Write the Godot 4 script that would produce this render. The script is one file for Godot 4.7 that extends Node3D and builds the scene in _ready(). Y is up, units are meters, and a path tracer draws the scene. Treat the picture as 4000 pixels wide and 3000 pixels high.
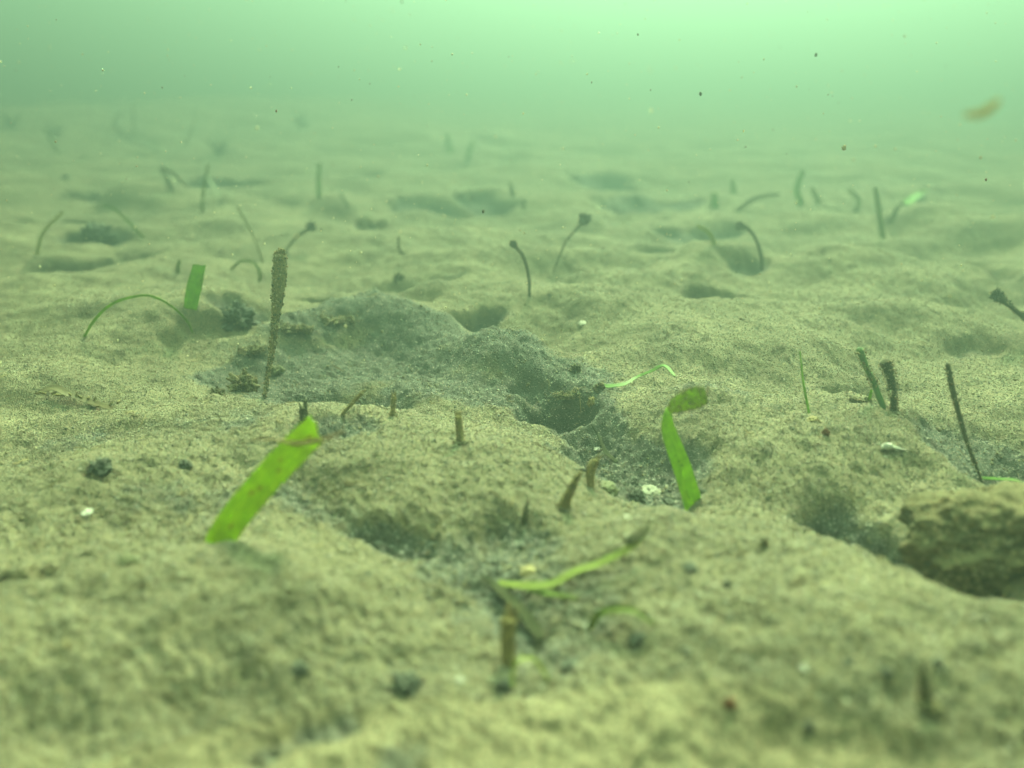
extends Node3D
# A seagrass bed under water: sandy bottom, cropped eelgrass leaves, sediment-coated stalks. Units are metres: a leaf is 6 to 8 mm wide.

# capsule-shaped hollows (negative) and swells of the sand: x1, z1, x2, z2, half width, height, sharpness, share of grey sand
var HOLLOWS := [
	# the large pit left of the middle and the grey ridge that runs from it to the right
	[-0.0947, -0.31998, -0.08422, -0.34844, 0.01303, 0.002, 1.4, 0.3], [-0.08422, -0.34844, -0.05934, -0.36339, 0.01566, 0.0035, 1.4, 0.75], [-0.05934, -0.36339, -0.03736, -0.34975, 0.01661, 0.0045, 1.4, 0.62], [-0.03736, -0.34975, -0.00422, -0.30911, 0.01627, 0.0055, 1.4, 0.68], [-0.00422, -0.30911, 0.02139, -0.28016, 0.01318, 0.0045, 1.4, 0.75],
	[-0.07051, -0.27282, -0.04415, -0.27115, 0.0123, -0.007, 1.6, 1], [-0.0723, -0.30138, -0.03694, -0.31176, 0.01931, -0.002, 1.5, 1], [-0.03126, -0.28693, -0.00679, -0.27797, 0.01346, 0, 1.8, 0.75], [-0.08305, -0.30649, -0.03559, -0.33155, 0.02, 0, 1.9, 0.85], [0.01897, -0.26542, 0.029, -0.23972, 0.01082, 0, 1.9, 0.85], [-0.10315, -0.30911, -0.08993, -0.31446, 0.00981, -0.002, 1.8, 0.8],
	[0.0084, -0.26703, 0.01676, -0.26382, 0.00821, -0.01, 1.8, 1.3], [0.00359, -0.28238, 0.01239, -0.27797, 0.00446, -0.003, 2, 1], [0.02382, -0.23972, 0.03831, -0.2239, 0.01382, -0.008, 1.5, 0.9], [0.06343, -0.26146, 0.05295, -0.26542, 0.00985, 0.002, 1.5, 0.4], [0.02733, -0.2239, 0.03896, -0.21251, 0.01073, 0, 1.8, 0.7],
	[-0.084, -0.3172, -0.10385, -0.32859, 0.01012, 0.001, 1.5, 0.3], [-0.113, -0.36059, -0.04094, -0.38656, 0.00866, -0.003, 1.6, 0],
	# near swell in the middle, trough with the fallen leaves
	[-0.04271, -0.22692, -0.01145, -0.21808, 0.0279, 0.007, 1.6, 0], [-0.09722, -0.22096, -0.08567, -0.23001, 0.027, 0.003, 1.6, 0], [-0.03478, -0.1847, -0.02082, -0.17946, 0.0043, -0.003, 1.7, 1], [-0.01032, -0.17158, 0.00817, -0.14955, 0.01561, -0.0025, 1.4, 0.5],
	[-0.00165, -0.18363, 0.00535, -0.17545, 0.00606, -0.002, 1.8, 0.6], [-0.00619, -0.16391, 0.00455, -0.14369, 0.00355, -0.0012, 1.8, 0.8],
	# sand gathered round the feet of the two leaves
	[-0.06508, -0.17946, -0.06097, -0.18028, 0.00344, 0.001, 1.5, 0], [0.04117, -0.19862, 0.04521, -0.1996, 0.00287, 0.0009, 1.5, 0],
	# bottom left and right banks
	[-0.13284, -0.23972, -0.07634, -0.24141, 0.01429, -0.001, 1.6, 0.42], [-0.08944, -0.1948, -0.0728, -0.1902, 0.01286, -0.001, 1.6, 0.38], [-0.05047, -0.22242, -0.04172, -0.22846, 0.00614, -0.002, 1.7, 0.85], [-0.05151, -0.1996, -0.04096, -0.1902, 0.0065, -0.001, 1.7, 0.5],
	[-0.10573, -0.14369, -0.04747, -0.14955, 0.02053, 0.007, 1.5, 0], [0.03732, -0.16604, 0.05693, -0.15263, 0.03018, 0.005, 1.5, 0], [0.02702, -0.13177, 0.09262, -0.13686, 0.01834, 0.004, 1.5, 0],
	[-0.09043, -0.16165, -0.08725, -0.16391, 0.00373, -0.005, 2, 0.5], [-0.09943, -0.15581, -0.09173, -0.15662, 0.0027, -0.004, 2, 0.6], [-0.03886, -0.11609, -0.02733, -0.12354, 0.00364, -0.001, 1.4, 0.6], [-0.01716, -0.11311, -0.01486, -0.11815, 0.00355, -0.001, 1.4, 0.5],
	# right bank, furrow by the lump, dark hollow behind it
	[0.05807, -0.23641, 0.09633, -0.23972, 0.0296, 0.006, 1.5, 0.15], [0.07515, -0.1948, 0.08101, -0.18153, 0.00788, -0.007, 1.6, 1.1], [0.08024, -0.17946, 0.08985, -0.16079, 0.00868, -0.008, 1.6, 1], [0.12458, -0.23641, 0.13714, -0.2239, 0.01624, -0.005, 1.6, 1],
	[0.10504, -0.27282, 0.11115, -0.27367, 0.00726, -0.003, 1.8, 0.4], [0.02556, -0.20717, 0.03731, -0.20207, 0.01016, -0.003, 1.6, 0.2],
	# swells and burrows behind the ridge
	[-0.01443, -0.36767, -0.01071, -0.37058, 0.00876, -0.009, 1.7, 1], [-0.03074, -0.4117, -0.00553, -0.41618, 0.01799, 0.006, 1.6, 0], [0.01886, -0.39055, 0.03492, -0.36767, 0.01755, 0.005, 1.6, 0.1], [0.04395, -0.34713, 0.09561, -0.30649, 0.0255, 0.006, 1.5, 0.1], [0.00244, -0.33457, 0.02429, -0.3228, 0.01371, -0.003, 1.5, 0],
	[-0.17511, -0.37502, -0.1378, -0.36767, 0.02873, 0.008, 1.6, 0.1], [-0.12198, -0.33155, -0.08689, -0.36059, 0.00897, -0.003, 1.6, 0], [-0.11502, -0.36767, -0.10972, -0.36912, 0.00951, -0.006, 1.8, 0.8],
	[0.06943, -0.50252, 0.08504, -0.50511, 0.01676, -0.01152, 1.7, 1.3], [0.08651, -0.40299, 0.09617, -0.4047, 0.00952, -0.01, 2.2, 1.2], [0.08515, -0.67604, 0.11987, -0.70411, 0.02255, -0.012, 1.6, 1.1], [0.11375, -0.45345, 0.12526, -0.45345, 0.00921, -0.004, 1.6, 0.6],
	[0.04211, -0.42543, 0.06958, -0.43506, 0.01974, 0.007, 1.6, 0], [0.08464, -0.4451, 0.12225, -0.48996, 0.01891, 0.005, 1.6, 0], [0.09769, -0.56737, 0.14163, -0.58568, 0.00865, -0.005, 1.5, 0.7], [0.04513, -0.62975, 0.09038, -0.57556, 0.02101, 0.006, 1.6, 0],
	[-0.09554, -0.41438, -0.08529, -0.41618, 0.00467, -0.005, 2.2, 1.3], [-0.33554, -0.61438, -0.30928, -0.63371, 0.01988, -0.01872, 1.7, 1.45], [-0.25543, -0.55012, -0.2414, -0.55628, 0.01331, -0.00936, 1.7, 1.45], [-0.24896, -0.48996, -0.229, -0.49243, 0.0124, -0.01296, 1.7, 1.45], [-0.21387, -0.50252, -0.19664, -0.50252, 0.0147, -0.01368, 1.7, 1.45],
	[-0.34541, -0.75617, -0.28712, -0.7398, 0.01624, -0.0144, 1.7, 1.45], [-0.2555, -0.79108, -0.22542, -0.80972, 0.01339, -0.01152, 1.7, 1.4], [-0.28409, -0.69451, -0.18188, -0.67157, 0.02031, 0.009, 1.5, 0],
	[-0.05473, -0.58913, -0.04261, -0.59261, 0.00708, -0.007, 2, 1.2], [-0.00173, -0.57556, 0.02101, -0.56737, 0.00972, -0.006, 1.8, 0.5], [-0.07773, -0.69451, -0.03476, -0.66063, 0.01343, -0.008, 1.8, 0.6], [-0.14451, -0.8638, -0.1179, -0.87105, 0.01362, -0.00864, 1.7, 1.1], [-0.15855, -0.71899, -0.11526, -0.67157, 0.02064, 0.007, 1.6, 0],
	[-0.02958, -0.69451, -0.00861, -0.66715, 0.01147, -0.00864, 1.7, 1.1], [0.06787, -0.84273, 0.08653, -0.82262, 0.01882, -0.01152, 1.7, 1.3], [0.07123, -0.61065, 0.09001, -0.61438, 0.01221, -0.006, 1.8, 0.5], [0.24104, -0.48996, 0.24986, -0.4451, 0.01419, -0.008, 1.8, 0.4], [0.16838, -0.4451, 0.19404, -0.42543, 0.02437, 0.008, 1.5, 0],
	[0.16719, -0.5157, 0.21877, -0.48996, 0.02027, -0.006, 1.5, 0.2], [0.25157, -0.57556, 0.29866, -0.54408, 0.02522, 0.008, 1.5, 0], [-0.05794, -0.4451, -0.03304, -0.4451, 0.01132, -0.004, 1.8, 0.3], [0.1667, -0.36059, 0.18805, -0.34713, 0.02016, 0.005, 1.6, 0], [0.12224, -0.36767, 0.14302, -0.34713, 0.01109, -0.003, 1.6, 0.1],
	[0.16656, -0.33155, 0.17692, -0.33155, 0.00518, -0.0025, 1.6, 0.5],
	# far slopes
	[-0.94993, -1.30274, -0.49408, -1.69409, 0.36986, 0.024, 1.6, 0], [-0.62376, -2.14785, -0.37168, -2.38286, 0.28129, 0.012, 1.6, 0], [-0.16148, -1.30274, -0.0631, -1.22754, 0.1225, 0.012, 1.5, 0],
]
var waves := FastNoiseLite.new()
var lumps := FastNoiseLite.new()
var fines := FastNoiseLite.new()
var reaches := PackedFloat32Array()

func make_noise(s: int, f: float, octaves: int) -> FastNoiseLite:
	var n := FastNoiseLite.new()
	n.seed = s
	n.noise_type = FastNoiseLite.TYPE_SIMPLEX_SMOOTH
	n.frequency = f
	n.fractal_octaves = octaves
	n.fractal_type = FastNoiseLite.FRACTAL_FBM
	return n

func setup_terrain():
	waves = make_noise(11, 9.0, 3)
	lumps = make_noise(23, 75.0, 3)
	fines = make_noise(37, 420.0, 2)
	for b in HOLLOWS:
		reaches.append(b[4] * 2.3)

func hollow_share(b: Array, x: float, z: float) -> float:
	var ax: float = b[2] - b[0]
	var az: float = b[3] - b[1]
	var along: float = clampf(((x - b[0]) * ax + (z - b[1]) * az) / maxf(ax * ax + az * az, 1e-9), 0.0, 1.0)
	var dx: float = x - b[0] - ax * along
	var dz: float = z - b[1] - az * along
	var d2: float = (dx * dx + dz * dz) / (b[4] * b[4])
	return exp(-pow(d2, b[6])) if d2 < 5.3 else 0.0

func active_hollows(x: float, z: float, r: float) -> Array:
	var out := []
	for i in HOLLOWS.size():
		var b: Array = HOLLOWS[i]
		var ax: float = b[2] - b[0]
		var az: float = b[3] - b[1]
		var along: float = clampf(((x - b[0]) * ax + (z - b[1]) * az) / maxf(ax * ax + az * az, 1e-9), 0.0, 1.0)
		if Vector2(x - b[0] - ax * along, z - b[1] - az * along).length() < reaches[i] + r:
			out.append(b)
	return out

# (height, share of grey sand)
func sand_at(x: float, z: float, from: Array) -> Vector2:
	var far := sqrt(x * x + z * z)
	var k := clampf(far / 0.35, 0.35, 1.35)
	var wobble := lumps.get_noise_2d(x * 0.5 + 7.0, z * 0.5) * 0.006 * k
	var h := waves.get_noise_2d(x * 0.55, z) * 0.0105 * k
	h += lumps.get_noise_2d(x, z) * 0.0017 * clampf(1.25 - far * 1.1, 0.45, 1.0)
	var grey := 0.0
	for b in from:
		var s := hollow_share(b, x + wobble, z + wobble * 0.7)
		if s > 0.0:
			h += b[5] * s * 1.2
			grey = maxf(grey, b[7] * s)
	if far < 1.6:
		h += fines.get_noise_2d(x, z) * 0.0006 * (1.0 + 1.4 * grey)
	return Vector2(h, grey)

func height_at(x: float, z: float) -> float:
	return sand_at(x, z, HOLLOWS).x

var rng := RandomNumberGenerator.new()
var shaper := FastNoiseLite.new()
var taken := {}
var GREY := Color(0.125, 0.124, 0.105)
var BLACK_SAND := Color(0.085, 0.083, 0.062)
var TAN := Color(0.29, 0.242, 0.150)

# ---------------------------------------------------------------- naming
func numbered(called: String) -> String:
	var n: int = taken.get(called, 0)
	taken[called] = n + 1
	return called if n == 0 else "%s_%03d" % [called, n]

func tag(o: Node3D, label: String, category: String, group := "") -> Node3D:
	o.set_meta("label", label)
	o.set_meta("category", category)
	if group:
		o.set_meta("group", group)
	return o

func thing(called: String, base: Vector3, label: String, category: String, group := "") -> Node3D:
	var o := Node3D.new()
	o.name = numbered(called)
	add_child(o)
	o.position = base
	return tag(o, label, category, group)

func part(called: String, mesh: Mesh, m: Material, parent: Node3D, stuff := false) -> MeshInstance3D:
	var o := MeshInstance3D.new()
	o.name = called
	o.mesh = mesh
	o.material_override = m
	o.position = -parent.position  # the meshes of parts are built in the scene's own metres
	parent.add_child(o, true)
	if stuff:
		o.set_meta("kind", "stuff")
	return o

# ---------------------------------------------------------------- shapes
func mesh_of(verts: PackedVector3Array, idx: PackedInt32Array, uvs := PackedVector2Array(), cols := PackedColorArray()) -> ArrayMesh:
	var nor := PackedVector3Array()
	nor.resize(verts.size())
	for i in range(0, idx.size(), 3):
		var a := verts[idx[i]]
		var n := (verts[idx[i + 2]] - a).cross(verts[idx[i + 1]] - a)
		nor[idx[i]] += n
		nor[idx[i + 1]] += n
		nor[idx[i + 2]] += n
	for i in nor.size():
		nor[i] = nor[i].normalized() if nor[i].length_squared() > 0.0 else Vector3.UP
	var arr := []
	arr.resize(Mesh.ARRAY_MAX)
	arr[Mesh.ARRAY_VERTEX] = verts
	arr[Mesh.ARRAY_NORMAL] = nor
	arr[Mesh.ARRAY_INDEX] = idx
	if uvs.size():
		arr[Mesh.ARRAY_TEX_UV] = uvs
	if cols.size():
		arr[Mesh.ARRAY_COLOR] = cols
	var m := ArrayMesh.new()
	m.add_surface_from_arrays(Mesh.PRIMITIVE_TRIANGLES, arr)
	return m

func along(points: Array, t: float) -> Vector3:
	var n := points.size() - 1
	var f := clampf(t, 0.0, 1.0) * n
	var i := mini(int(f), n - 1)
	var a: Vector3 = points[i]
	var b: Vector3 = points[i + 1]
	var pre: Vector3 = points[i - 1] if i > 0 else a * 2.0 - b
	var post: Vector3 = points[i + 2] if i + 2 <= n else b * 2.0 - a
	return a.cubic_interpolate(b, pre, post, f - i)

func value_along(values: Array, t: float) -> float:
	var n := values.size() - 1
	if n == 0:
		return values[0]
	var f := clampf(t, 0.0, 1.0) * n
	var i := mini(int(f), n - 1)
	return lerpf(values[i], values[i + 1], smoothstep(0.0, 1.0, f - i) * 0.5 + (f - i) * 0.5)

# a leaf: a thin strip with two faces and closed rims; roll turns it about its own length
func ribbon(points: Array, widths: Array, roll := [0.0], cup := 0.06, thick := 0.00022, seg := 36, cut := 0.0, facing := Vector3(0, 0, 1), fray := 0.0) -> ArrayMesh:
	var verts := PackedVector3Array()
	var uvs := PackedVector2Array()
	var idx := PackedInt32Array()
	var m := 7
	var long := 0.0
	var prev: Vector3 = points[0]
	for i in seg + 1:
		var t := float(i) / seg
		var p := along(points, t)
		long += p.distance_to(prev)
		prev = p
		var tan := (along(points, minf(t + 0.01, 1.0)) - along(points, maxf(t - 0.01, 0.0))).normalized()
		var side := tan.cross(facing)
		side = side.normalized() if side.length() > 0.05 else Vector3.RIGHT
		side = side.rotated(tan, deg_to_rad(value_along(roll, t)))
		var nrm := side.cross(tan)
		var w := value_along(widths, t)
		for face in 2:
			for j in m:
				var s: float = (2.0 * j / (m - 1) - 1.0) * (1.0 if face == 0 else -1.0)
				var q := p + side * (s * w * 0.5 * (1.0 + 0.05 * shaper.get_noise_2d(long * 900.0, s * 9.0))) + nrm * (cup * w * (s * s - 0.5) + (0.5 if face == 0 else -0.5) * thick * (1.0 - 0.75 * s * s * s * s))
				if i > seg - 5 and (cut != 0.0 or fray > 0.0):
					q += tan * (cut * s * w * 0.5 + fray * w * shaper.get_noise_2d(s * 30.0, 55.0)) * ((i - seg + 5) / 5.0)
				verts.append(q)
				uvs.append(Vector2(s * 0.5 + 0.5, long * 40.0))
	var ring := 2 * m
	for i in seg:
		for j in ring:
			var a := i * ring + j
			var b := i * ring + (j + 1) % ring
			idx.append_array([a, b, a + ring, b, b + ring, a + ring])
	for e in [0, seg]:
		for j in m - 1:
			var a: int = e * ring + j
			var b: int = e * ring + ring - 1 - j
			if e == 0:
				idx.append_array([a, b, a + 1, a + 1, b, b - 1])
			else:
				idx.append_array([a, a + 1, b, a + 1, b - 1, b])
	return mesh_of(verts, idx, uvs)

# a stem: a round tube with an uneven skin and closed ends
func tube(points: Array, radii: Array, seg := 24, sides := 10, uneven := 0.12, grain := 700.0) -> ArrayMesh:
	var verts := PackedVector3Array()
	var uvs := PackedVector2Array()
	var idx := PackedInt32Array()
	for i in seg + 1:
		var t := float(i) / seg
		var p := along(points, t)
		var tan := (along(points, minf(t + 0.01, 1.0)) - along(points, maxf(t - 0.01, 0.0))).normalized()
		var side := tan.cross(Vector3(0, 0, 1))
		side = side.normalized() if side.length() > 0.05 else Vector3.RIGHT
		var nrm := side.cross(tan)
		var r := value_along(radii, t)
		for j in sides:
			var a := TAU * j / sides
			var q := side * cos(a) + nrm * sin(a)
			verts.append(p + q * r * (1.0 + uneven * 2.0 * shaper.get_noise_3dv((p + q * r) * grain)))
			uvs.append(Vector2(float(j) / sides, t * 4.0))
	for i in seg:
		for j in sides:
			var a := i * sides + j
			var b := i * sides + (j + 1) % sides
			idx.append_array([a, b, a + sides, b, b + sides, a + sides])
	for e in [0, seg]:
		verts.append(along(points, float(e) / seg) + (along(points, 1.0) - along(points, 0.95)).normalized() * (value_along(radii, 1.0) * 0.4 if e else 0.0))
		uvs.append(Vector2.ZERO)
		for j in sides:
			var a: int = e * sides + j
			var b: int = e * sides + (j + 1) % sides
			idx.append_array([verts.size() - 1, a, b] if e else [verts.size() - 1, b, a])
	return mesh_of(verts, idx, uvs)

func icosphere(level: int) -> Array:
	var g := (1.0 + sqrt(5.0)) / 2.0
	var v := PackedVector3Array([Vector3(-1, g, 0), Vector3(1, g, 0), Vector3(-1, -g, 0), Vector3(1, -g, 0), Vector3(0, -1, g), Vector3(0, 1, g), Vector3(0, -1, -g), Vector3(0, 1, -g), Vector3(g, 0, -1), Vector3(g, 0, 1), Vector3(-g, 0, -1), Vector3(-g, 0, 1)])
	var f := PackedInt32Array([0, 5, 11, 0, 1, 5, 0, 7, 1, 0, 10, 7, 0, 11, 10, 1, 9, 5, 5, 4, 11, 11, 2, 10, 10, 6, 7, 7, 8, 1, 3, 4, 9, 3, 2, 4, 3, 6, 2, 3, 8, 6, 3, 9, 8, 4, 5, 9, 2, 11, 4, 6, 10, 2, 8, 7, 6, 9, 1, 8])
	for k in level:
		var mids := {}
		var f2 := PackedInt32Array()
		for i in range(0, f.size(), 3):
			var c := []
			for j in 3:
				var a := f[i + j]
				var b := f[i + (j + 1) % 3]
				var key := mini(a, b) * 100000 + maxi(a, b)
				if not mids.has(key):
					mids[key] = v.size()
					v.append((v[a] + v[b]) / 2.0)
				c.append(mids[key])
			f2.append_array([f[i], c[0], c[2], c[0], f[i + 1], c[1], c[2], c[1], f[i + 2], c[0], c[1], c[2]])
		f = f2
	for i in v.size():
		v[i] = v[i].normalized()
	return [v, f]

# an uneven lump with half axes a, round p; knobs sets how deep its skin is broken up
func lump(p: Vector3, a: Vector3, level: int, knobs: float, grain: float, turn := 0.0, seed_at := 0.0, shelf := 0.0) -> ArrayMesh:
	var ico := icosphere(level)
	var v: PackedVector3Array = ico[0]
	var basis := Basis(Vector3.UP, turn)
	for i in v.size():
		var d := v[i]
		var r := 1.0 + knobs * shaper.get_noise_3dv(d * grain + Vector3(seed_at, 0, 0)) + knobs * 0.45 * shaper.get_noise_3dv(d * grain * 2.7 + Vector3(0, seed_at, 9)) + knobs * 0.22 * shaper.get_noise_3dv(d * grain * 7.0 + Vector3(0, seed_at, 29))
		var q := d * r * a
		var wide := 1.0 + shelf * clampf(d.y, -1.0, 1.0)
		q.x *= wide
		q.z *= wide
		v[i] = p + basis * q
	return mesh_of(v, ico[1])

# grains of sediment that stick to a stem
func coat(points: Array, radii: Array, n: int, size: float, from := 0.0, to := 1.0, dark := 0.0) -> ArrayMesh:
	var verts := PackedVector3Array()
	var idx := PackedInt32Array()
	var cols := PackedColorArray()
	for k in n:
		var t := lerpf(from, to, rng.randf())
		var p := along(points, t)
		var tan := (along(points, minf(t + 0.01, 1.0)) - along(points, maxf(t - 0.01, 0.0))).normalized()
		var side := tan.cross(Vector3(0, 0, 1))
		side = side.normalized() if side.length() > 0.05 else Vector3.RIGHT
		var nrm := side.cross(tan)
		var a := rng.randf() * TAU
		add_grain(verts, idx, cols, p + (side * cos(a) + nrm * sin(a)) * value_along(radii, t) * rng.randf_range(0.95, 1.3), size * (0.35 + 1.2 * pow(rng.randf(), 2.5)), dark)
	return mesh_of(verts, idx, PackedVector2Array(), cols)

func grain_color(dark: float) -> Color:
	var r := rng.randf()
	var c := Color(0.34, 0.27, 0.14).lerp(Color(0.46, 0.40, 0.25), rng.randf())
	if r < 0.22 + dark * 0.4:
		c = Color(0.10, 0.09, 0.055).lerp(Color(0.17, 0.14, 0.08), rng.randf())
	elif r < 0.3 + dark * 0.4:
		c = Color(0.26, 0.16, 0.06)
	return c

func add_grain(verts: PackedVector3Array, idx: PackedInt32Array, cols: PackedColorArray, p: Vector3, s: float, dark: float) -> void:
	var at := verts.size()
	var b := Basis.from_euler(Vector3(rng.randf() * TAU, rng.randf() * TAU, rng.randf() * TAU))
	var c := grain_color(dark)
	for d in [Vector3.RIGHT, Vector3.UP, Vector3.BACK, Vector3.LEFT, Vector3.DOWN, Vector3.FORWARD]:
		verts.append(p + b * (d * s * 0.5 * rng.randf_range(0.65, 1.25)))
		cols.append(c)
	idx.append_array([at, at + 2, at + 1, at + 1, at + 2, at + 3, at + 3, at + 5, at + 1, at + 1, at + 5, at, at, at + 4, at + 2, at + 2, at + 4, at + 3, at + 3, at + 4, at + 5, at + 5, at + 4, at])

# ---------------------------------------------------------------- materials
func sand_ramp(stops: Array) -> Gradient:
	var g := Gradient.new()
	var o := PackedFloat32Array()
	var c := PackedColorArray()
	for s in stops:
		o.append(s[0])
		c.append(s[1].linear_to_srgb())
	g.offsets = o
	g.colors = c
	return g

func noise_texture(n: FastNoiseLite, size: int, ramp: Gradient = null) -> NoiseTexture2D:
	var t := NoiseTexture2D.new()
	t.width = size
	t.height = size
	t.seamless = true
	t.seamless_blend_skirt = 0.12
	t.noise = n
	t.color_ramp = ramp
	t.generate_mipmaps = false
	return t

func grain_noise(s: int, f: float, kind: int) -> FastNoiseLite:
	var n := FastNoiseLite.new()
	n.seed = s
	n.noise_type = FastNoiseLite.TYPE_CELLULAR
	n.cellular_return_type = kind
	n.cellular_jitter = 1.0
	n.frequency = f
	n.fractal_type = FastNoiseLite.FRACTAL_NONE
	return n

func plain(c: Color, rough := 0.85, back := 0.0) -> StandardMaterial3D:
	var m := StandardMaterial3D.new()
	m.albedo_color = c.linear_to_srgb()
	m.roughness = rough
	m.metallic_specular = 0.35
	if back > 0.0:
		m.backlight_enabled = true
		m.backlight = Color(back, back, back)
	return m

# long veins along the leaf, with blotches and short brown flecks
func leaf_texture(green: Color, vein: Color, fleck: Color, flecks: int, brown_from: float, s: int, blots := []) -> ImageTexture:
	var r := RandomNumberGenerator.new()
	r.seed = s
	var n := make_noise(s, 0.02, 3)
	var w := 64
	var h := 512
	var im := Image.create(w, h, false, Image.FORMAT_RGB8)
	for y in h:
		for x in w:
			var c := green.lerp(vein, clampf(0.35 + 0.5 * sin(x * TAU / 64.0 * 9.0) * 0.4 + n.get_noise_2d(x * 6.0, y * 0.35) * 0.9, 0.0, 1.0))
			c = c * (1.0 + 0.25 * n.get_noise_2d(x * 0.8 + 300.0, y * 0.7))
			var edge := absf(x - 31.5) / 32.0
			var b := brown_from + 0.5 * n.get_noise_2d(x * 2.0, y * 2.0 + 900.0) + 0.25 * pow(edge, 6.0)
			c = c.lerp(fleck, clampf((b - 0.5) * 4.0, 0.0, 0.9))
			im.set_pixel(x, y, c.linear_to_srgb())
	for k in flecks:
		var fx := r.randi_range(8, 55)
		var fy := r.randi_range(10, h - 30)
		var fl := r.randi_range(6, 20)
		for y in fl:
			for x in r.randi_range(1, 3):
				im.set_pixel(clampi(fx + x, 0, w - 1), fy + y, fleck.linear_to_srgb())
	for b in blots:
		for y in range(-26, 27):
			for x in range(-8, 9):
				var d := Vector2(x / (7.0 * b[2]), y / (22.0 * b[2])).length() + 0.7 * n.get_noise_2d(x * 9.0 + b[1] * 900.0, y * 3.0)
				var px := clampi(int(b[0] * w) + x, 0, w - 1)
				var py := posmod(int(b[1] * h) + y, h)
				if d < 1.0:
					im.set_pixel(px, py, im.get_pixel(px, py).lerp(fleck.linear_to_srgb(), 0.75 * smoothstep(1.0, 0.3, d)))
	return ImageTexture.create_from_image(im)

func leaf_material(green: Color, vein: Color, fleck: Color, flecks: int, brown: float, s: int, back := 0.9, blots := []) -> StandardMaterial3D:
	var m := plain(Color.WHITE, 0.5, back)
	m.albedo_texture = leaf_texture(green, vein, fleck, flecks, brown, s, blots)
	return m

func sediment_material(light: Color, dark: Color, s: int, tile: float) -> StandardMaterial3D:
	var m := plain(Color.WHITE, 0.95)
	m.albedo_texture = noise_texture(grain_noise(s, 0.06, FastNoiseLite.RETURN_CELL_VALUE), 256, sand_ramp([[0.0, dark], [0.45, dark.lerp(light, 0.5)], [0.8, light], [1.0, light * 1.25]]))
	m.uv1_triplanar = true
	m.uv1_world_triplanar = true
	m.uv1_scale = Vector3.ONE / tile
	m.heightmap_enabled = true
	m.heightmap_texture = noise_texture(grain_noise(s, 0.06, FastNoiseLite.RETURN_DISTANCE), 256)
	m.heightmap_scale = -0.03
	return m

var M := {}

func make_materials():
	M.bright_leaf = leaf_material(Color(0.37, 0.53, 0.006), Color(0.56, 0.68, 0.010), Color(0.30, 0.17, 0.02), 0, -0.2, 3, 1.0, [[0.55, 0.33, 0.9], [0.42, 0.66, 1.0], [0.52, 0.73, 0.8], [0.6, 0.95, 0.7], [0.4, 0.02, 0.6]])
	M.cut_leaf = leaf_material(Color(0.31, 0.50, 0.010), Color(0.47, 0.64, 0.025), Color(0.04, 0.05, 0.015), 9, -0.1, 4, 1.0)
	M.crusted_leaf = leaf_material(Color(0.34, 0.50, 0.012), Color(0.50, 0.64, 0.03), Color(0.18, 0.13, 0.04), 50, 0.42, 5, 0.8)
	M.green_leaf = leaf_material(Color(0.25, 0.46, 0.025), Color(0.34, 0.54, 0.04), Color(0.12, 0.10, 0.04), 6, 0.0, 6, 0.9)
	M.dim_leaf = leaf_material(Color(0.13, 0.26, 0.03), Color(0.20, 0.34, 0.05), Color(0.10, 0.08, 0.03), 14, 0.25, 16, 0.5)
	M.old_leaf = leaf_material(Color(0.14, 0.19, 0.03), Color(0.26, 0.27, 0.05), Color(0.10, 0.075, 0.03), 20, 0.38, 7, 0.6)
	M.pale_leaf = leaf_material(Color(0.30, 0.34, 0.06), Color(0.42, 0.42, 0.12), Color(0.14, 0.10, 0.04), 10, 0.2, 8, 0.7)
	M.dead_leaf = leaf_material(Color(0.055, 0.055, 0.03), Color(0.09, 0.085, 0.045), Color(0.03, 0.028, 0.018), 10, 0.3, 9, 0.2)
	M.dead_leaf.roughness = 0.95
	M.faded_leaf = leaf_material(Color(0.15, 0.14, 0.07), Color(0.20, 0.18, 0.09), Color(0.08, 0.07, 0.04), 10, 0.3, 17, 0.3)
	M.brown_leaf = leaf_material(Color(0.17, 0.125, 0.055), Color(0.24, 0.18, 0.085), Color(0.07, 0.05, 0.025), 20, 0.35, 18, 0.2)
	M.dead_leaf.metallic_specular = 0.1
	M.yellow_flake = plain(Color(0.50, 0.36, 0.05), 0.8, 0.6)
	M.brown_strand = plain(Color(0.26, 0.15, 0.05), 0.8, 0.5)
	M.hard_silt = sediment_material(Color(0.20, 0.155, 0.08), Color(0.10, 0.078, 0.04), 36, 0.012)
	M.weed = plain(Color(0.13, 0.11, 0.05), 0.9, 0.4)
	M.stalk = sediment_material(Color(0.34, 0.26, 0.10), Color(0.14, 0.10, 0.04), 31, 0.004)
	M.dark_stalk = sediment_material(Color(0.13, 0.105, 0.05), Color(0.05, 0.045, 0.025), 32, 0.004)
	M.green_stalk = plain(Color(0.10, 0.21, 0.045), 0.6, 0.5)
	M.crust = sediment_material(Color(0.30, 0.245, 0.13), Color(0.15, 0.125, 0.065), 33, 0.012)
	M.clod = sediment_material(Color(0.27, 0.225, 0.115), Color(0.09, 0.08, 0.05), 34, 0.01)
	M.grey_clod = sediment_material(Color(0.15, 0.15, 0.12), Color(0.06, 0.065, 0.05), 35, 0.01)
	M.loose = plain(Color.WHITE, 0.8)
	M.loose.vertex_color_use_as_albedo = true
	M.shell = plain(Color(0.55, 0.53, 0.44), 0.5)
	M.pearl = plain(Color(0.62, 0.58, 0.46), 0.6)
	M.black_stone = plain(Color(0.105, 0.105, 0.08), 0.95)
	M.olive_stone = plain(Color(0.20, 0.19, 0.10), 0.75)
	M.pale_stone = plain(Color(0.33, 0.31, 0.23), 0.8)
	M.tan_stone = plain(Color(0.42, 0.33, 0.16), 0.8)
	M.red_stone = plain(Color(0.22, 0.075, 0.03), 0.7)

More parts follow.
